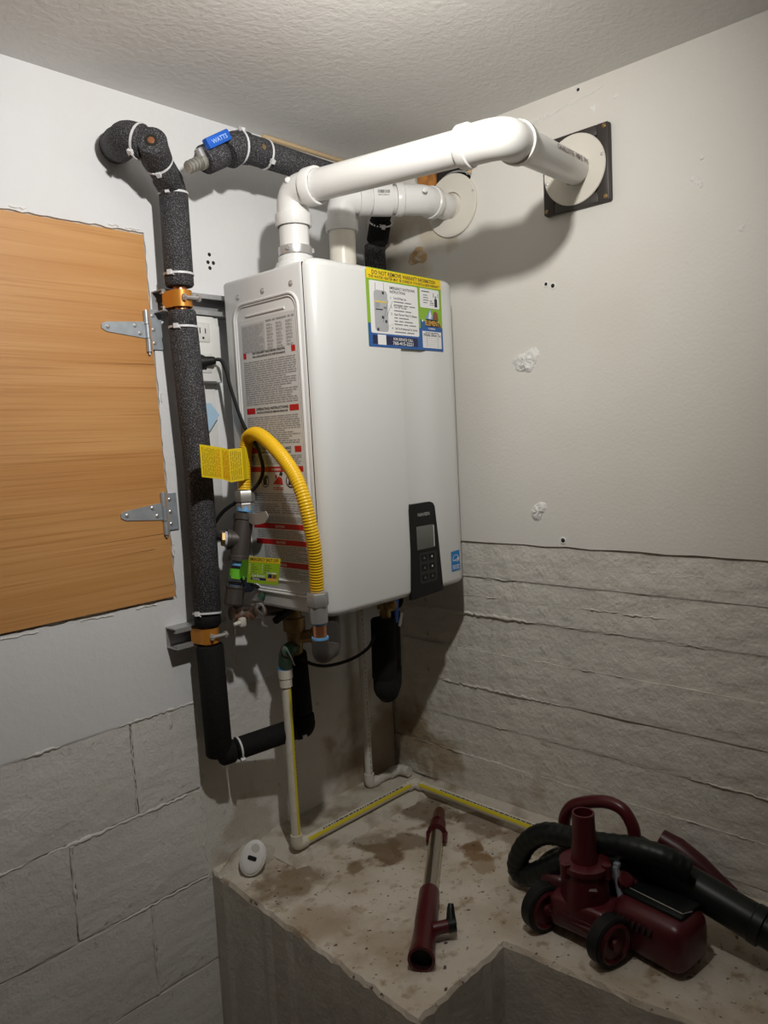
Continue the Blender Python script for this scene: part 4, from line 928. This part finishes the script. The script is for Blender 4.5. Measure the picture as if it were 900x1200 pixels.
m = MB(); m.lathe(onax(.40), dd, [(0, .014), (0, .0215), (.010, .0215), (.012, .0200), (.086, .0200), (.088, .0225), (.100, .0225), (.101, .015)], 24)
c = onax(.66); sd = V(-.80, .45, .10).normalized(); m.lathe(c, sd, [(.005, .019), (.022, .019), (.023, .0215), (.030, .0215), (.0305, .013)], 22); m.build('tee_body', IRON, gv)
m = MB(); m.tube([c + sd*.028, c + sd*.036], .011, 16); m.hexnut(c + sd*.034, sd, .016, .008); m.build('side_nipple', BRASS, gv); m = MB(); m.lathe(c + sd*.029, sd, [(0, .0125), (0, .0165), (.006, .0165), (.006, .0125)], 18); m.build('thread_seal', mat('white_thread_tape', (.6, .6, .65), .6), gv)
m = MB(); m.tube(bend([c + sd*.024, c + sd*.034 + V(0, 0, .002), V(-.572, -.0008, .772)], .008, 5), .0095, 14); m.build('supply_pipe', IRON, gv)
m = MB(); m.tube([onax(.42), onax(.10)], .0145, 20); m.lathe(onax(.10), dd, [(.002, .0150), (.010, .0230), (.025, .0165)], 4); m.build('drip_leg', IRONB, gv)
m = MB(); m.lathe(onax(-.125), dd, [(0, 0), (0, .0175), (.003, .0195), (.034, .0195), (.037, .0215), (.041, .0210), (.0415, .014)], 24); m.build('end_cap', IRON, gv)
hb = MB(); hp_ = smooth_path([(-.552, -.130, .803), (-.556, -.144, .800), (-.558, -.165, .7975), (-.556, -.190, .801), (-.555, -.206, .805)], 5)
n_ = len(hp_); vs = []; fs = []
for i, p in enumerate(hp_):
    t = i/(n_-1); w_ = .0075 + .0045*math.sin(t*math.pi*.75); w_ *= (1 if t < .9 else (1-t)/.1*.8+.2)
    for (a, b) in ((-1, -1), (1, -1), (1, 1), (-1, 1)): vs.append(p + V(b*.0018, 0, a*w_))
for i in range(n_-1):
    for k in range(4): a = i*4; fs.append((a+k, a+(k+1) % 4, a+4+(k+1) % 4, a+4+k))
fs += [(3, 2, 1, 0), tuple((n_-1)*4+k for k in range(4))]
hb.add(vs, fs); hb.build('lever', mat('grey_lever', (.34, .33, .31), .45, .2), gv, smooth=50)
# green zip tag: collar part and hanging lime card
zt = thing('shutoff_tag', (-.56, -.15, .66), 'lime green emergency shut-off tag strapped round the gas pipe', 'tag')
m = MB(); q = onax(.245); m.lathe(q - dd*.010, dd, [(0, .0160), (0, .0172), (.021, .0172), (.021, .0160)], 22); m.build('strap', TAGG, zt)
cx = [V(-.600, -.1943, .7274), V(-.575, -.2640, .7235), V(-.575, -.2497, .6687), V(-.600, -.1810, .6735)]
Rr = (cx[1]-cx[0]).normalized(); Nn = Rr.cross((cx[0]-cx[3])).normalized(); Uu = Nn.cross(Rr).normalized(); O = cx[3]; Wd = (cx[1]-cx[0]).length; Ht = (cx[0]-cx[3]).length
m = MB(); m.prism(O, Rr, Uu, [(p-O).dot(Rr) and ((p-O).dot(Rr), (p-O).dot(Uu)) or (0, (p-O).dot(Uu)) for p in (cx[3], cx[2], cx[1], cx[0])], .0012, 0)
x00 = (cx[0]-O).dot(Rr)
def card(u0, u1, v0, v1, off, mi):
    f_ = lambda u, v: (u*Wd + v*x00, v*Ht); m.flat(O, Rr, Uu, [f_(u0, v0), f_(u1, v0), f_(u1, v1), f_(u0, v1)], off, mi)
card(.02, .99, .80, .985, .0014, 1); m.text(O, Rr, Uu, 'EMERGENCY SHUT-OFF', .05*Wd+x00*.85, .84*Ht, .90*Wd, .0072, .0016, 2)
for k in range(5): card(.05, .075, .68-.085*k, .72-.085*k, .0014, 3); card(.11, .20+.06*(k % 3)+.04*k/4, .685-.085*k, .705-.085*k, .0014, 4)
for k in range(4): card(.45, .475, .68-.09*k, .72-.09*k, .0014, 3); card(.52, .70+.05*(k % 2), .685-.09*k, .705-.09*k, .0014, 4)
card(.60, .92, .40, .445, .0014, 3); m.text(O, Rr, Uu, 'Call Element', .16*Wd+x00*.3, .245*Ht, .40*Wd, .006, .0015, 3); card(.12, .60, .125, .215, .0014, 5); m.text(O, Rr, Uu, 'Plumbing', .19*Wd+x00*.1, .14*Ht, .22*Wd, .0038, .0016, 3); card(.62, .96, .12, .23, .0014, 6); card(.66, .78, .23, .38, .0014, 5); card(.80, .92, .23, .37, .0014, 7)
m.build('card', [LIME, STY, INK, WHITEINK, mat('dark_green_print', (.05, .11, .01), .6), STN, STGOLD, STBR], zt, smooth=0)
tp = [onax(.245) + V(-.006, -.016, 0), V(-.592, -.158, .699), V(-.599, -.188, .701)]
m = MB(); vs = []; fs = []
for (p, h) in zip(tp, (.009, .016, .020)): vs += [p - V(0, 0, h), p + V(0, 0, h)]
for i in range(2): a = i*2; fs.append((a, a+2, a+3, a+1))
m.add(vs, fs); m.build('strap', TAGG, zt, smooth=0)

# ------------------------------------------------------------------ brass under the heater, relief line and condensate line
rv = thing('relief_valve', (-.44, -.13, .46), 'tarnished brass tee with green relief valve under the heater', 'valve')
m = MB(); m.lathe((-.440, -.128, .470), UP, [(0, 0), (0, .016), (.045, .018), (.060, .020), (.062, .025), (.090, .025), (.092, .018), (.104, .018)], 20); m.tube([(-.440, -.128, .57), (-.440, -.128, .61)], .016, 16); m.tube([(-.44, -.128, .515), (-.405, -.165, .517)], .0145, 16); m.hexnut((-.415, -.155, .5165), V(.035, -.037, 0), .020, .014); m.build('brass_tee', BRASS, rv)
m = MB(); m.tube(bend([(-.445, -.130, .492), (-.472, -.136, .494), (-.470, -.125, .455)], .012, 6), .0165, 16); m.lathe((-.474, -.140, .494), V(-.5, -.8, .3), [(0, .015), (.010, .014), (.014, .006)], 14, ends=True); m.build('relief_body', GREENV, rv)
m = MB(); m.tube([(-.490, -.158, .505), (-.479, -.160, .480), (-.470, -.157, .462)], .0012, 5); m.build('test_lever', STEEL, rv)
dp = thing('relief_drain_pipe', (-.469, -.12, .02), 'cream drain pipe with a yellow stripe dropping to the ledge and round the corner', 'pipe')
m = MB(); m.lathe((-.4695, -.122, .452), (0, 0, -1), [(-.006, .0145), (-.004, .0165), (.004, .0165), (.006, .0145)], 18); m.build('thread_seal', BLUETAPE, dp)
m = MB(); m.lathe((-.4695, -.122, .448), (0, 0, -1), [(0, .012), (0, .0170), (.020, .0165), (.022, .0145), (.040, .0145), (.041, .011)], 20); m.build('adapter', PVCD, dp)
DR = .0108; A0 = V(-.4695, -.122, .415); A1 = V(-.4685, -.122, .033); A2 = V(-.0620, -.128, .031); A3 = V(-.0790, -.640, .031)
def seg(a, b, name='drain_pipe'):
    m = MB(); m.tube([a, b], DR, 18); return m.build(name, PVCD, dp)
def stripe(par, a, b, dirn, w_=.6):
    a = V(a); b = V(b); t = (b-a).normalized(); n1 = (V(dirn) - t*V(dirn).dot(t)).normalized(); s1 = t.cross(n1); m = MB(); vs = []; fs = []
    for p in (a, b):
        for k in range(4): an = (-w_/2 + w_*k/3); vs.append(p + (n1*math.cos(an) + s1*math.sin(an))*(DR+.0003))
    for k in range(3): fs.append((k, k+1, 5+k, 4+k))
    m.add(vs, fs); m.build('yellow_stripe', YELLOWS, par, smooth=60)
    m = MB(); r3 = random.Random(4); L = (b-a).length; x = L*.15
    while x < L*.9:
        e_ = x + .003 + r3.random()*.012; an = -w_*.75; n2 = n1*math.cos(an) + s1*math.sin(an); q = lambda u, v: a + t*u + n2*(DR+.0004) + n2.cross(t)*v
        m.add([q(x, -.0014), q(e_, -.0014), q(e_, .0014), q(x, .0014)], [(0, 1, 2, 3)]); x = e_ + .003
    m.build('pipe_print', INK, par, smooth=0)
p1 = seg(A0, A1 + V(0, 0, .014)); stripe(p1, A0 - V(0, 0, .01), A1 + V(0, 0, .02), (.1, -1, 0), .7)
p2 = seg(A1 + V(.014, 0, 0), A2 - V(.014, 0, 0)); stripe(p2, A1 + V(.022, 0, 0), A2 - V(.022, 0, 0), (-.1, -.9, .45), .8)
p3 = seg(A2 + V(0, -.014, 0), A3); stripe(p3, A2 + V(-.001, -.022, 0), A3, (-.85, 0, .5), .8)
def el(a, p, b, R_=.010, r=.0138):
    m = MB(); a = V(a); b = V(b); m.tube(bend([a, p, b], R_, 6), r, 18); return m.build('elbow', PVCD, dp)
el(A1 + V(0, 0, .026), A1, A1 + V(.026, 0, 0)); el(A2 - V(.026, 0, 0), A2, A2 + V(-.001, -.026, 0))
cd = thing('condensate_pipe', (-.14, -.033, .02), 'thin white condensate pipe dropping behind the heater to the corner', 'pipe')
m = MB(); m.tube([(-.1425, -.036, .70), (-.1395, -.036, .045)], .0103, 18); m.build('drop_pipe', PVCW, cd)
m = MB(); r3 = random.Random(2); z = .60
while z > .06:
    e_ = z - .003 - r3.random()*.009; x = -.1395-.003*(z-.03)/.6; m.add([(x+.0004*i-.0020, -.0464, zz) for i, zz in ((0, z), (4, z), (4, e_), (0, e_))], [(0, 1, 2, 3)]); z = e_ - .006
m.build('pipe_print', INK, cd, smooth=0)
C0 = V(-.1395, -.036, .030)
m = MB(); m.tube(bend([C0 + V(0, 0, .03), C0, C0 + V(.03, -.001, .001)], .012, 6), .0135, 18); m.build('elbow', PVCW, cd)
m = MB(); m.tube([C0 + V(.02, 0, 0), V(-.052, -.042, .033)], .0105, 18); m.build('floor_run', PVCW, cd)
m = MB(); m.tube(bend([(-.066, -.041, .033), (-.030, -.043, .035), (-.028, -.080, .036)], .016, 6), .0138, 18); m.build('elbow', PVCW, cd)

# ------------------------------------------------------------------ service valves and cords left of the brass tee
sv = thing('service_valve', (-.50, -.10, .58), 'bare metal service valve with wire lever in the tangle under the gas tee', 'valve')
m = MB(); m.tube([(-.595, -.085, .617), (-.520, -.095, .612)], .0165, 16); m.lathe((-.566, -.1, .615), (.1, -1, 0), [(0, .014), (.016, .014), (.018, .010), (.022, .009)], 16, ends=True); m.build('valve_body', mat('tarnished_copper', (.30, .17, .12), .45, .6, var=((.42, .40, .36), 50, .45, .6, 3)), sv)
m = MB(); m.tube(smooth_path([(-.560, -.126, .622), (-.550, -.132, .608), (-.552, -.134, .592), (-.540, -.132, .585)], 6), .0035, 8); m.lathe((-.548, -.112, .618), (.2, -1, .1), [(0, .0165), (.008, .0165), (.010, .013), (.010, .010), (.004, .010)], 18); m.build('lever', STEEL, sv)
m = MB(); m.tube([(-.522, -.092, .612), (-.450, -.10, .600)], .014, 14); m.build('tailpiece', IRON, sv)
m = MB(); m.bbox((-.505, -.118, .588), (-.440, -.104, .602), .003, R=Matrix.Rotation(-.35, 3, 'Y')); m.build('lever', RUBBER, sv)
m = MB(); m.lathe((-.532, -.105, .640), (.5, -.4, .7), [(0, .009), (.014, .009), (.016, .006), (.030, .006)], 12, ends=True); m.build('gauge_port', GREENV, sv)
m = MB(); m.tube([(-.606, -.105, .598), (-.590, -.108, .600)], [.0035, .006], 8); m.bbox((-.594, -.114, .590), (-.578, -.102, .610), .004); m.build('grey_handle', mat('off_white_nylon', (.60, .58, .52), .5), sv)
sv.location = sv.location + V(.004, -.022, -.020)
ws = MB(); ws.tube(smooth_path([(-.585, -.104, .597), (-.580, -.100, .57), (-.567, -.075, .53), (-.552, -.050, .495), (-.540, -.035, .462)], 6), .0030, 8)
tag(ws.build('plastic_strap', MATS['off_white_nylon'], base=(-.57, -.08, .5)), 'thin off-white plastic strap dangling below the service valve', 'strap')
bs = MB(); bs.bbox((-.560, -.118, .636), (-.530, -.095, .705), .006, R=Matrix.Rotation(.12, 3, 'Y'))
tag(bs.build('pipe_wrap', mat('dark_navy_wrap', (.012, .016, .03), .5), base=(-.545, -.105, .64)), 'dark blue-black wrap behind the green strapped pipe', 'wrap')
def cord(name, pts, r, label, m=RUBBER, cat='cord', n=8):
    P = smooth_path(pts, n); return tag(MB().tube(P, r, 10).build(name, m, base=P[0]), label, cat)
pc = thing('power_cord', (-.57, -.05, 1.13), 'black power cord plugged into the white outlet, looping behind the yellow hose', 'cord')
m = MB(); m.tube(smooth_path([(-.548, -.055, 1.137), (-.538, -.060, 1.134), (-.533, -.068, 1.110), (-.532, -.079, 1.072), (-.533, -.115, .9957), (-.534, -.154, .953), (-.535, -.169, .926), (-.535, -.1743, .899), (-.536, -.160, .8724), (-.545, -.130, .848), (-.575, -.085, .815), (-.588, -.06, .785)], 8), .0040, 10); m.build('cable', RUBBER, pc)
m = MB(); m.lathe((-.5740, -.0325, 1.132), V(.75, -.65, .1), [(0, .017), (.006, .0165), (.014, .011), (.030, .0085), (.034, .0055)], 16, ends=True); m.build('plug', RUBBER, pc)
cord('sensor_cord', [(-.445, -.150, .470), (-.420, -.165, .452), (-.385, -.180, .444), (-.330, -.195, .448), (-.285, -.205, .465), (-.262, -.205, .490)], .0038, 'black cord sagging between the brass tee and the hanging black sleeves')
cord('probe_cord', [(-.545, -.118, .655), (-.520, -.122, .640), (-.490, -.125, .615), (-.462, -.125, .600), (-.445, -.13, .602)], .0035, 'short black cord running from the green tag to under the heater')
ot = thing('outlet_box', (-.56, 0, 1.08), 'white surface-mounted electrical outlet box between the pipe and the heater', 'outlet')
m = MB(); m.bbox((-.598, -.030, 1.090), (-.517, -.0005, 1.232), .003); m.build('box', WPLASTIC, ot)
m = MB(); m.bbox((-.592, -.035, 1.092), (-.533, -.0295, 1.230), .002); fp = m.build('face_plate', WPLASTIC, ot)
for zc in (1.195, 1.130):
    m = MB(); m.bbox((-.580, -.0368, zc-.020), (-.546, -.0345, zc+.020), .002); sk = m.build('socket', mat('socket_plastic', (.70, .70, .68), .4), ot)
    m = MB(); m.rect((0, -.0369, 0), FR, UP, -.572, -.5695, zc-.002, zc+.010, .0002); m.rect((0, -.0369, 0), FR, UP, -.5585, -.556, zc-.002, zc+.009, .0002); m.rect((0, -.0369, 0), FR, UP, -.566, -.561, zc-.014, zc-.009, .0002); m.build('slot', GAPSHADE, sk, smooth=0)
m = MB(); m.bbox((-.600, -.004, .800), (-.520, -.0003, 1.095), .0015); m.build('backing_strip', WPLASTIC, ot)
m = MB(); m.tube([(-.560, -.012, 1.095), (-.557, -.010, .80)], .007, 12); m.build('conduit', mat('grey_white_conduit', (.62, .63, .64), .5), ot)
bt = MB(); bt.prism((0, -.0185, 0), FR, UP, [(-.578, 1.000), (-.553, .985), (-.524, 1.020), (-.545, 1.047), (-.570, 1.045)], .0008)
tag(bt.build('tape_piece', TAPEB, base=(-.55, -.018, 1.0)), 'torn piece of pale blue tape on the conduit below the outlet', 'tape')

# ------------------------------------------------------------------ things lying on the ledge
sd_ = thing('leak_sensor', (-.568, -.09, 0), 'small white oval sensor leaning against the mortar at the left end of the ledge', 'sensor')
c = V(-.568, -.089, .036); n1 = V(-.62, -.62, .48).normalized(); u1 = (V(0, 0, 1) - n1*n1.z).normalized(); s1 = u1.cross(n1)
u1r = (u1*math.cos(.35) + s1*math.sin(.35)); s1r = u1r.cross(n1)
def ovl(prof, name, mt, ctr=c, k=(1, 1)):
    m = MB(); n = 32; vs = []; fs = []
    for (h, r) in prof:
        for q in range(n): a = 2*math.pi*q/n; vs.append(ctr + n1*h + u1r*math.cos(a)*r*.0385*k[0] + s1r*math.sin(a)*r*.0290*k[1])
    for i in range(len(prof)-1):
        for q in range(n): q2 = (q+1) % n; fs.append((i*n+q, i*n+q2, (i+1)*n+q2, (i+1)*n+q))
    fs.append(tuple(range(n-1, -1, -1))); fs.append(tuple((len(prof)-1)*n+q for q in range(n))); m.add(vs, fs); return m.build(name, mt, sd_, smooth=40)
ovl([(-.009, .85), (-.007, .97), (-.001, 1.0), (.005, .98), (.0065, .93)], 'housing', WPLASTIC)
ovl([(.006, .88), (.0095, .86), (.0115, .78), (.0125, .55)], 'front_cover', mat('sensor_cover', (.80, .79, .77), .45))
m = MB(); q = c + n1*.0128 - u1r*.001; m.prism(q, s1r, u1r, rrect(-.010, .010, -.0045, .0045, .003, 3), .0008); m.build('window', RUBBER, sd_, smooth=0)
m = MB(); m.lathe(c + n1*.0105 + u1r*.021, n1, [(0, .0095), (.002, .0095), (.003, .008), (.0031, 0)], 18); m.build('button', mat('button_grey', (.6, .59, .56), .5), sd_)
# telescopic wand
A = V(-.117, -.258, .0); B = V(-.5755, -.585, .0); dw = (B-A).normalized(); Lw = (B-A).length; s2 = V(-dw.y, dw.x, 0)
tw = thing('telescopic_wand', A, 'short telescopic tube with maroon ends and chrome middle lying on the ledge', 'wand')
def wp(t, z): return A + (B-A)*t + V(0, 0, z)
m = MB(); m.tube([wp(0, .016), wp(.02, .016), wp(.12, .018), wp(.20, .020)], [.010, .0135, .0150, .0180], 18); m.tube([wp(.135, .020), wp(.215, .020)], .0195, 18); m.build('end_fitting', MAROON, tw)
m = MB(); m.tube([wp(.10, .034), wp(.15, .0375)], [.006, .007], 10); m.lathe(wp(.205, .020), dw, [(-.006, .0195), (-.006, .0225), (.004, .0225), (.004, .0195)], 18)
for sgn in (-1, 1): m.tube([wp(.20, .018) + s2*.020*sgn, wp(.265, .015) + s2*.0195*sgn], [.006, .004], 8)
m.build('latch', MAROON, tw)
m = MB(); m.tube([wp(.19, .020), wp(.66, .021)], .0162, 24); m.build('chrome_tube', CHROME, tw)
m = MB(); m.lathe(wp(.635, .0225), dw, [(0, .0165), (0, .0195), (.004, .0210), (.19*Lw, .0215), (.20*Lw, .0205), (.32*Lw, .0225), (.335*Lw, .0245), (.365*Lw, .0250), (.366*Lw, .0200), (.33*Lw, .019), (.33*Lw, 0)], 28); sl_ = m.build('sleeve', MAROON, tw, smooth=40)
m = MB(); m.lathe(wp(.635, .0225) + dw*(.331*Lw), dw, [(0, 0), (.001, .0192), (.030*Lw, .0198)], 24); m.build('socket_bore', RUBBER, tw)
kp = wp(.865, .026); kd = V(.80, -.58, .04).normalized()
m = MB(); m.tube([kp + kd*.016, kp + kd*.047], .0118, 18); m.tube([kp + kd*.022, kp + kd*.026], .0128, 18); m.build('knob_stem', MAROON, tw)
m = MB(); m.lathe(kp + kd*.045, kd, [(0, .0125), (.001, .0135), (.015, .0130), (.016, 0)], 18)
hd = V(.35, .45, .82).normalized(); m.tube(smooth_path([kp + kd*.053, kp + kd*.055 + hd*.020, kp + kd*.058 + hd*.036], 4), [.0105, .0100, .0092, .0086, .0080, .0075, .0070, .0062, .0050], 12); m.build('knob', BLACKP, tw)

# floor machine: maroon housing on wheels, upright spout, motor, handle, black hose
vc = thing('vacuum_blower', (-.30, -.78, 0), 'maroon wheeled vacuum blower with upright spout standing on the ledge', 'vacuum')
bx, by = -.304, -.762
m = MB(); m.lathe((bx, by, .030), UP, [(0, 0), (0, .040), (.010, .046), (.060, .046), (.085, .043), (.110, .042)], 24); m.bbox((bx-.045, by-.062, .022), (bx+.03, by+.055, .085), .012, seg=3); m.build('housing', MAROON, vc, smooth=45)
m = MB(); m.lathe((bx, by, .136), UP, [(0, .040), (.002, .0465), (.012, .0465), (.014, .040), (.014, .021)], 24)
for a in (35, 155, 275): q = V(math.cos(math.radians(a)), math.sin(math.radians(a)), 0); m.lathe(V(bx, by, .128) + q*.043, UP, [(0, .009), (.026, .009), (.027, 0)], 12)
m.build('spout_collar', MAROON, vc, smooth=45)
m = MB(); m.lathe((bx, by, .148), UP, [(0, .0255), (.010, .0235), (.050, .0220), (.088, .0205), (.093, .0210), (.094, .0205), (.094, .0172), (.020, .0172), (.019, 0)], 26); m.build('spout', MAROON, vc, smooth=45)
m = MB(); m.flat((bx-.034, by-.034, .118), V(.707, -.707, 0), UP, [(-.008, 0), (.008, -.002), (.006, .004), (-.006, .0045)], .0015, 0); m.build('badge', mat('pale_badge', (.5, .42, .4), .5), vc, smooth=0)
for (wx, wy, lab) in ((-.338, -.690, 0), (-.350, -.832, 1)):
    yo = V(-.30, -.95, 0).normalized(); q = V(wx, wy, .045)
    m = MB(); m.lathe(q - yo*.014, yo, [(0, .020), (0, .041), (.003, .0445), (.025, .0445), (.028, .041), (.028, .030)], 30); wo = m.build('wheel', RUBBER, vc, smooth=40)
    m = MB(); m.lathe(q - yo*.014, yo, [(.022, .0), (.022, .036), (.029, .036), (.032, .032), (.026, .028), (.026, .012), (.034, .010), (.034, 0)], 26); m.build('wheel_hub', MAROON, wo, smooth=40)
m = MB(); m.tube([(-.338, -.690, .045), (-.349, -.826, .045)], .010, 12); m.bbox((-.352, -.800, .035), (-.300, -.725, .060), .006); m.build('axle', MAROOND, vc)
m = MB(); Rz = Matrix.Rotation(math.radians(-8), 3, 'Z'); mc = (-.270, -.890, .05)
m.bbox((-.322, -.962, .006), (-.220, -.815, .098), .026, seg=4, R=Rz, c=mc); m.build('motor_housing', MAROON, vc, smooth=50)
m = MB(); m.bbox((-.292, -.945, .094), (-.225, -.825, .104), .006, R=Rz, c=mc); tpn = m.build('top_panel', BLACKP, vc)
m = MB(); m.tube([mp for mp in [V(*mc) + Rz @ (V(-.278, -.835, .1052)-V(*mc)), V(*mc) + Rz @ (V(-.280, -.940, .1052)-V(*mc)), V(*mc) + Rz @ (V(-.262, -.948, .1052)-V(*mc))]], .0010, 6); m.build('edge_strip', STEEL, tpn)
for k in range(7):
    m = MB(); a0 = V(-.3195, -.838-.011*k, .074); m.bbox((a0.x-.004, a0.y-.0028, a0.z-.012), (a0.x+.004, a0.y+.0028, a0.z+.012), .0012, R=Rz @ Matrix.Rotation(math.radians(38), 3, 'Y')) ; m.v = [V(*mc) + Rz @ (p - V(*mc)) for p in m.v]; m.build('vent_slot', RUBBER, vc)
m = MB(); m.tube(smooth_path([(-.205, -.668, .080), (-.2, -.660, .131), (-.2, -.6645, .164), (-.2, -.688, .193), (-.2, -.745, .2165), (-.2, -.784, .2155), (-.2, -.804, .195), (-.2, -.812, .165), (-.205, -.815, .09)], 7), .0125, 16); m.build('carry_handle', MAROON, vc)
m = MB(); m.bbox((-.275, -.700, .010), (-.190, -.640, .070), .018, seg=3); m.bbox((-.262, -.845, .02), (-.195, -.69, .11), .02, seg=3); m.build('rear_housing', MAROOND, vc, smooth=50)
m = MB(); m.lathe((-.262, -.820, .110), (-.2, -.5, .8), [(-.02, .016), (.006, .016), (.010, .012), (.011, 0)], 16); m.build('filler_cap', MAROON, vc)
m = MB(); m.bbox((-.2700, -.8130, .132), (-.2580, -.8010, .142), .002); m.tube([(-.268, -.806, .135), (-.272, -.815, .09), (-.285, -.830, .06)], .006, 8); m.build('latch_clip', GALV, vc)
vh = MB(); P = smooth_path([(-.245, -.690, .100), (-.248, -.640, .060), (-.250, -.592, .030), (-.250, -.575, .048), (-.250, -.600, .102), (-.250, -.645, .139), (-.250, -.700, .1500), (-.250, -.760, .157), (-.248, -.8295, .170), (-.240, -.885, .168), (-.225, -.925, .150)], 10)
rs = [.0215 + .0008*math.cos(i*2.1) for i in range(len(P))]; vh.tube(P, rs, 18)
hs = tag(vh.build('vacuum_hose', BLACKP, base=(-.24, -.585, .02), smooth=60), 'black ribbed hose looped behind the maroon vacuum blower', 'hose')
P = smooth_path([(-.228, -.612, .034), (-.230, -.660, .085), (-.225, -.720, .100), (-.215, -.800, .10)], 8); MB().tube(P, .0185, 16).build('lower_strand', BLACKP, hs, smooth=60)
bt_ = thing('extension_tube', (-.2, -1.0, 0), 'long black plastic tube leaning across the vacuum blower towards the right edge', 'tube')
t0 = V(-.195, -.795, .1375); t1 = V(-.205, -1.235, .032); td = (t1-t0).normalized()
m = MB(); m.tube([t0, t0.lerp(t1, .55)], .0325, 26); m.build('upper_section', BTUBE, bt_); m = MB(); m.tube([t0.lerp(t1, .54), t1], .0300, 26); m.lathe(t0.lerp(t1, .55), td, [(-.012, .0325), (-.010, .0345), (.006, .0345), (.008, .0300)], 26); m.build('lower_section', BTUBE, bt_)
m = MB(); m.lathe(t0.lerp(t1, .60) + V(-.022, -.004, .022), V(-.7, 0, .7), [(0, .004), (.0035, .003), (.0036, 0)], 10); m.build('lock_button', BLACKP, bt_)
nz = MB(); P = [V(-.031, -.790, .082), V(-.030, -.825, .070), V(-.030, -.868, .050), V(-.031, -.905, .030), V(-.033, -.938, .0155)]; nz.tube(P, [.020, .024, .022, .017, .013], 16); 
nzz = tag(nz.build('nozzle_attachment', MAROOND, base=(-.06, -.9, .02)), 'tapered maroon nozzle lying against the right wall behind the black tube', 'nozzle')

# ------------------------------------------------------------------ unseen lamp fixture, made up to suit the spot light (above the frame)
lp = thing('added_lamp_fixture', (LAMP.x, LAMP.y, HC), 'unseen lamp fixture with a metal reflector, added to suit the inferred light', 'lamp')
MB().lathe(LAMP, -AIM, [(.000, .085), (.030, .078), (.055, .055), (.070, .025), (.120, .022), (.121, 0)], 28).build('reflector', STEEL, lp)
MB().tube([LAMP - AIM*.10, (LAMP.x - AIM.x*.10, LAMP.y - AIM.y*.10, HC)], .006, 8).build('hanger', STEEL, lp)
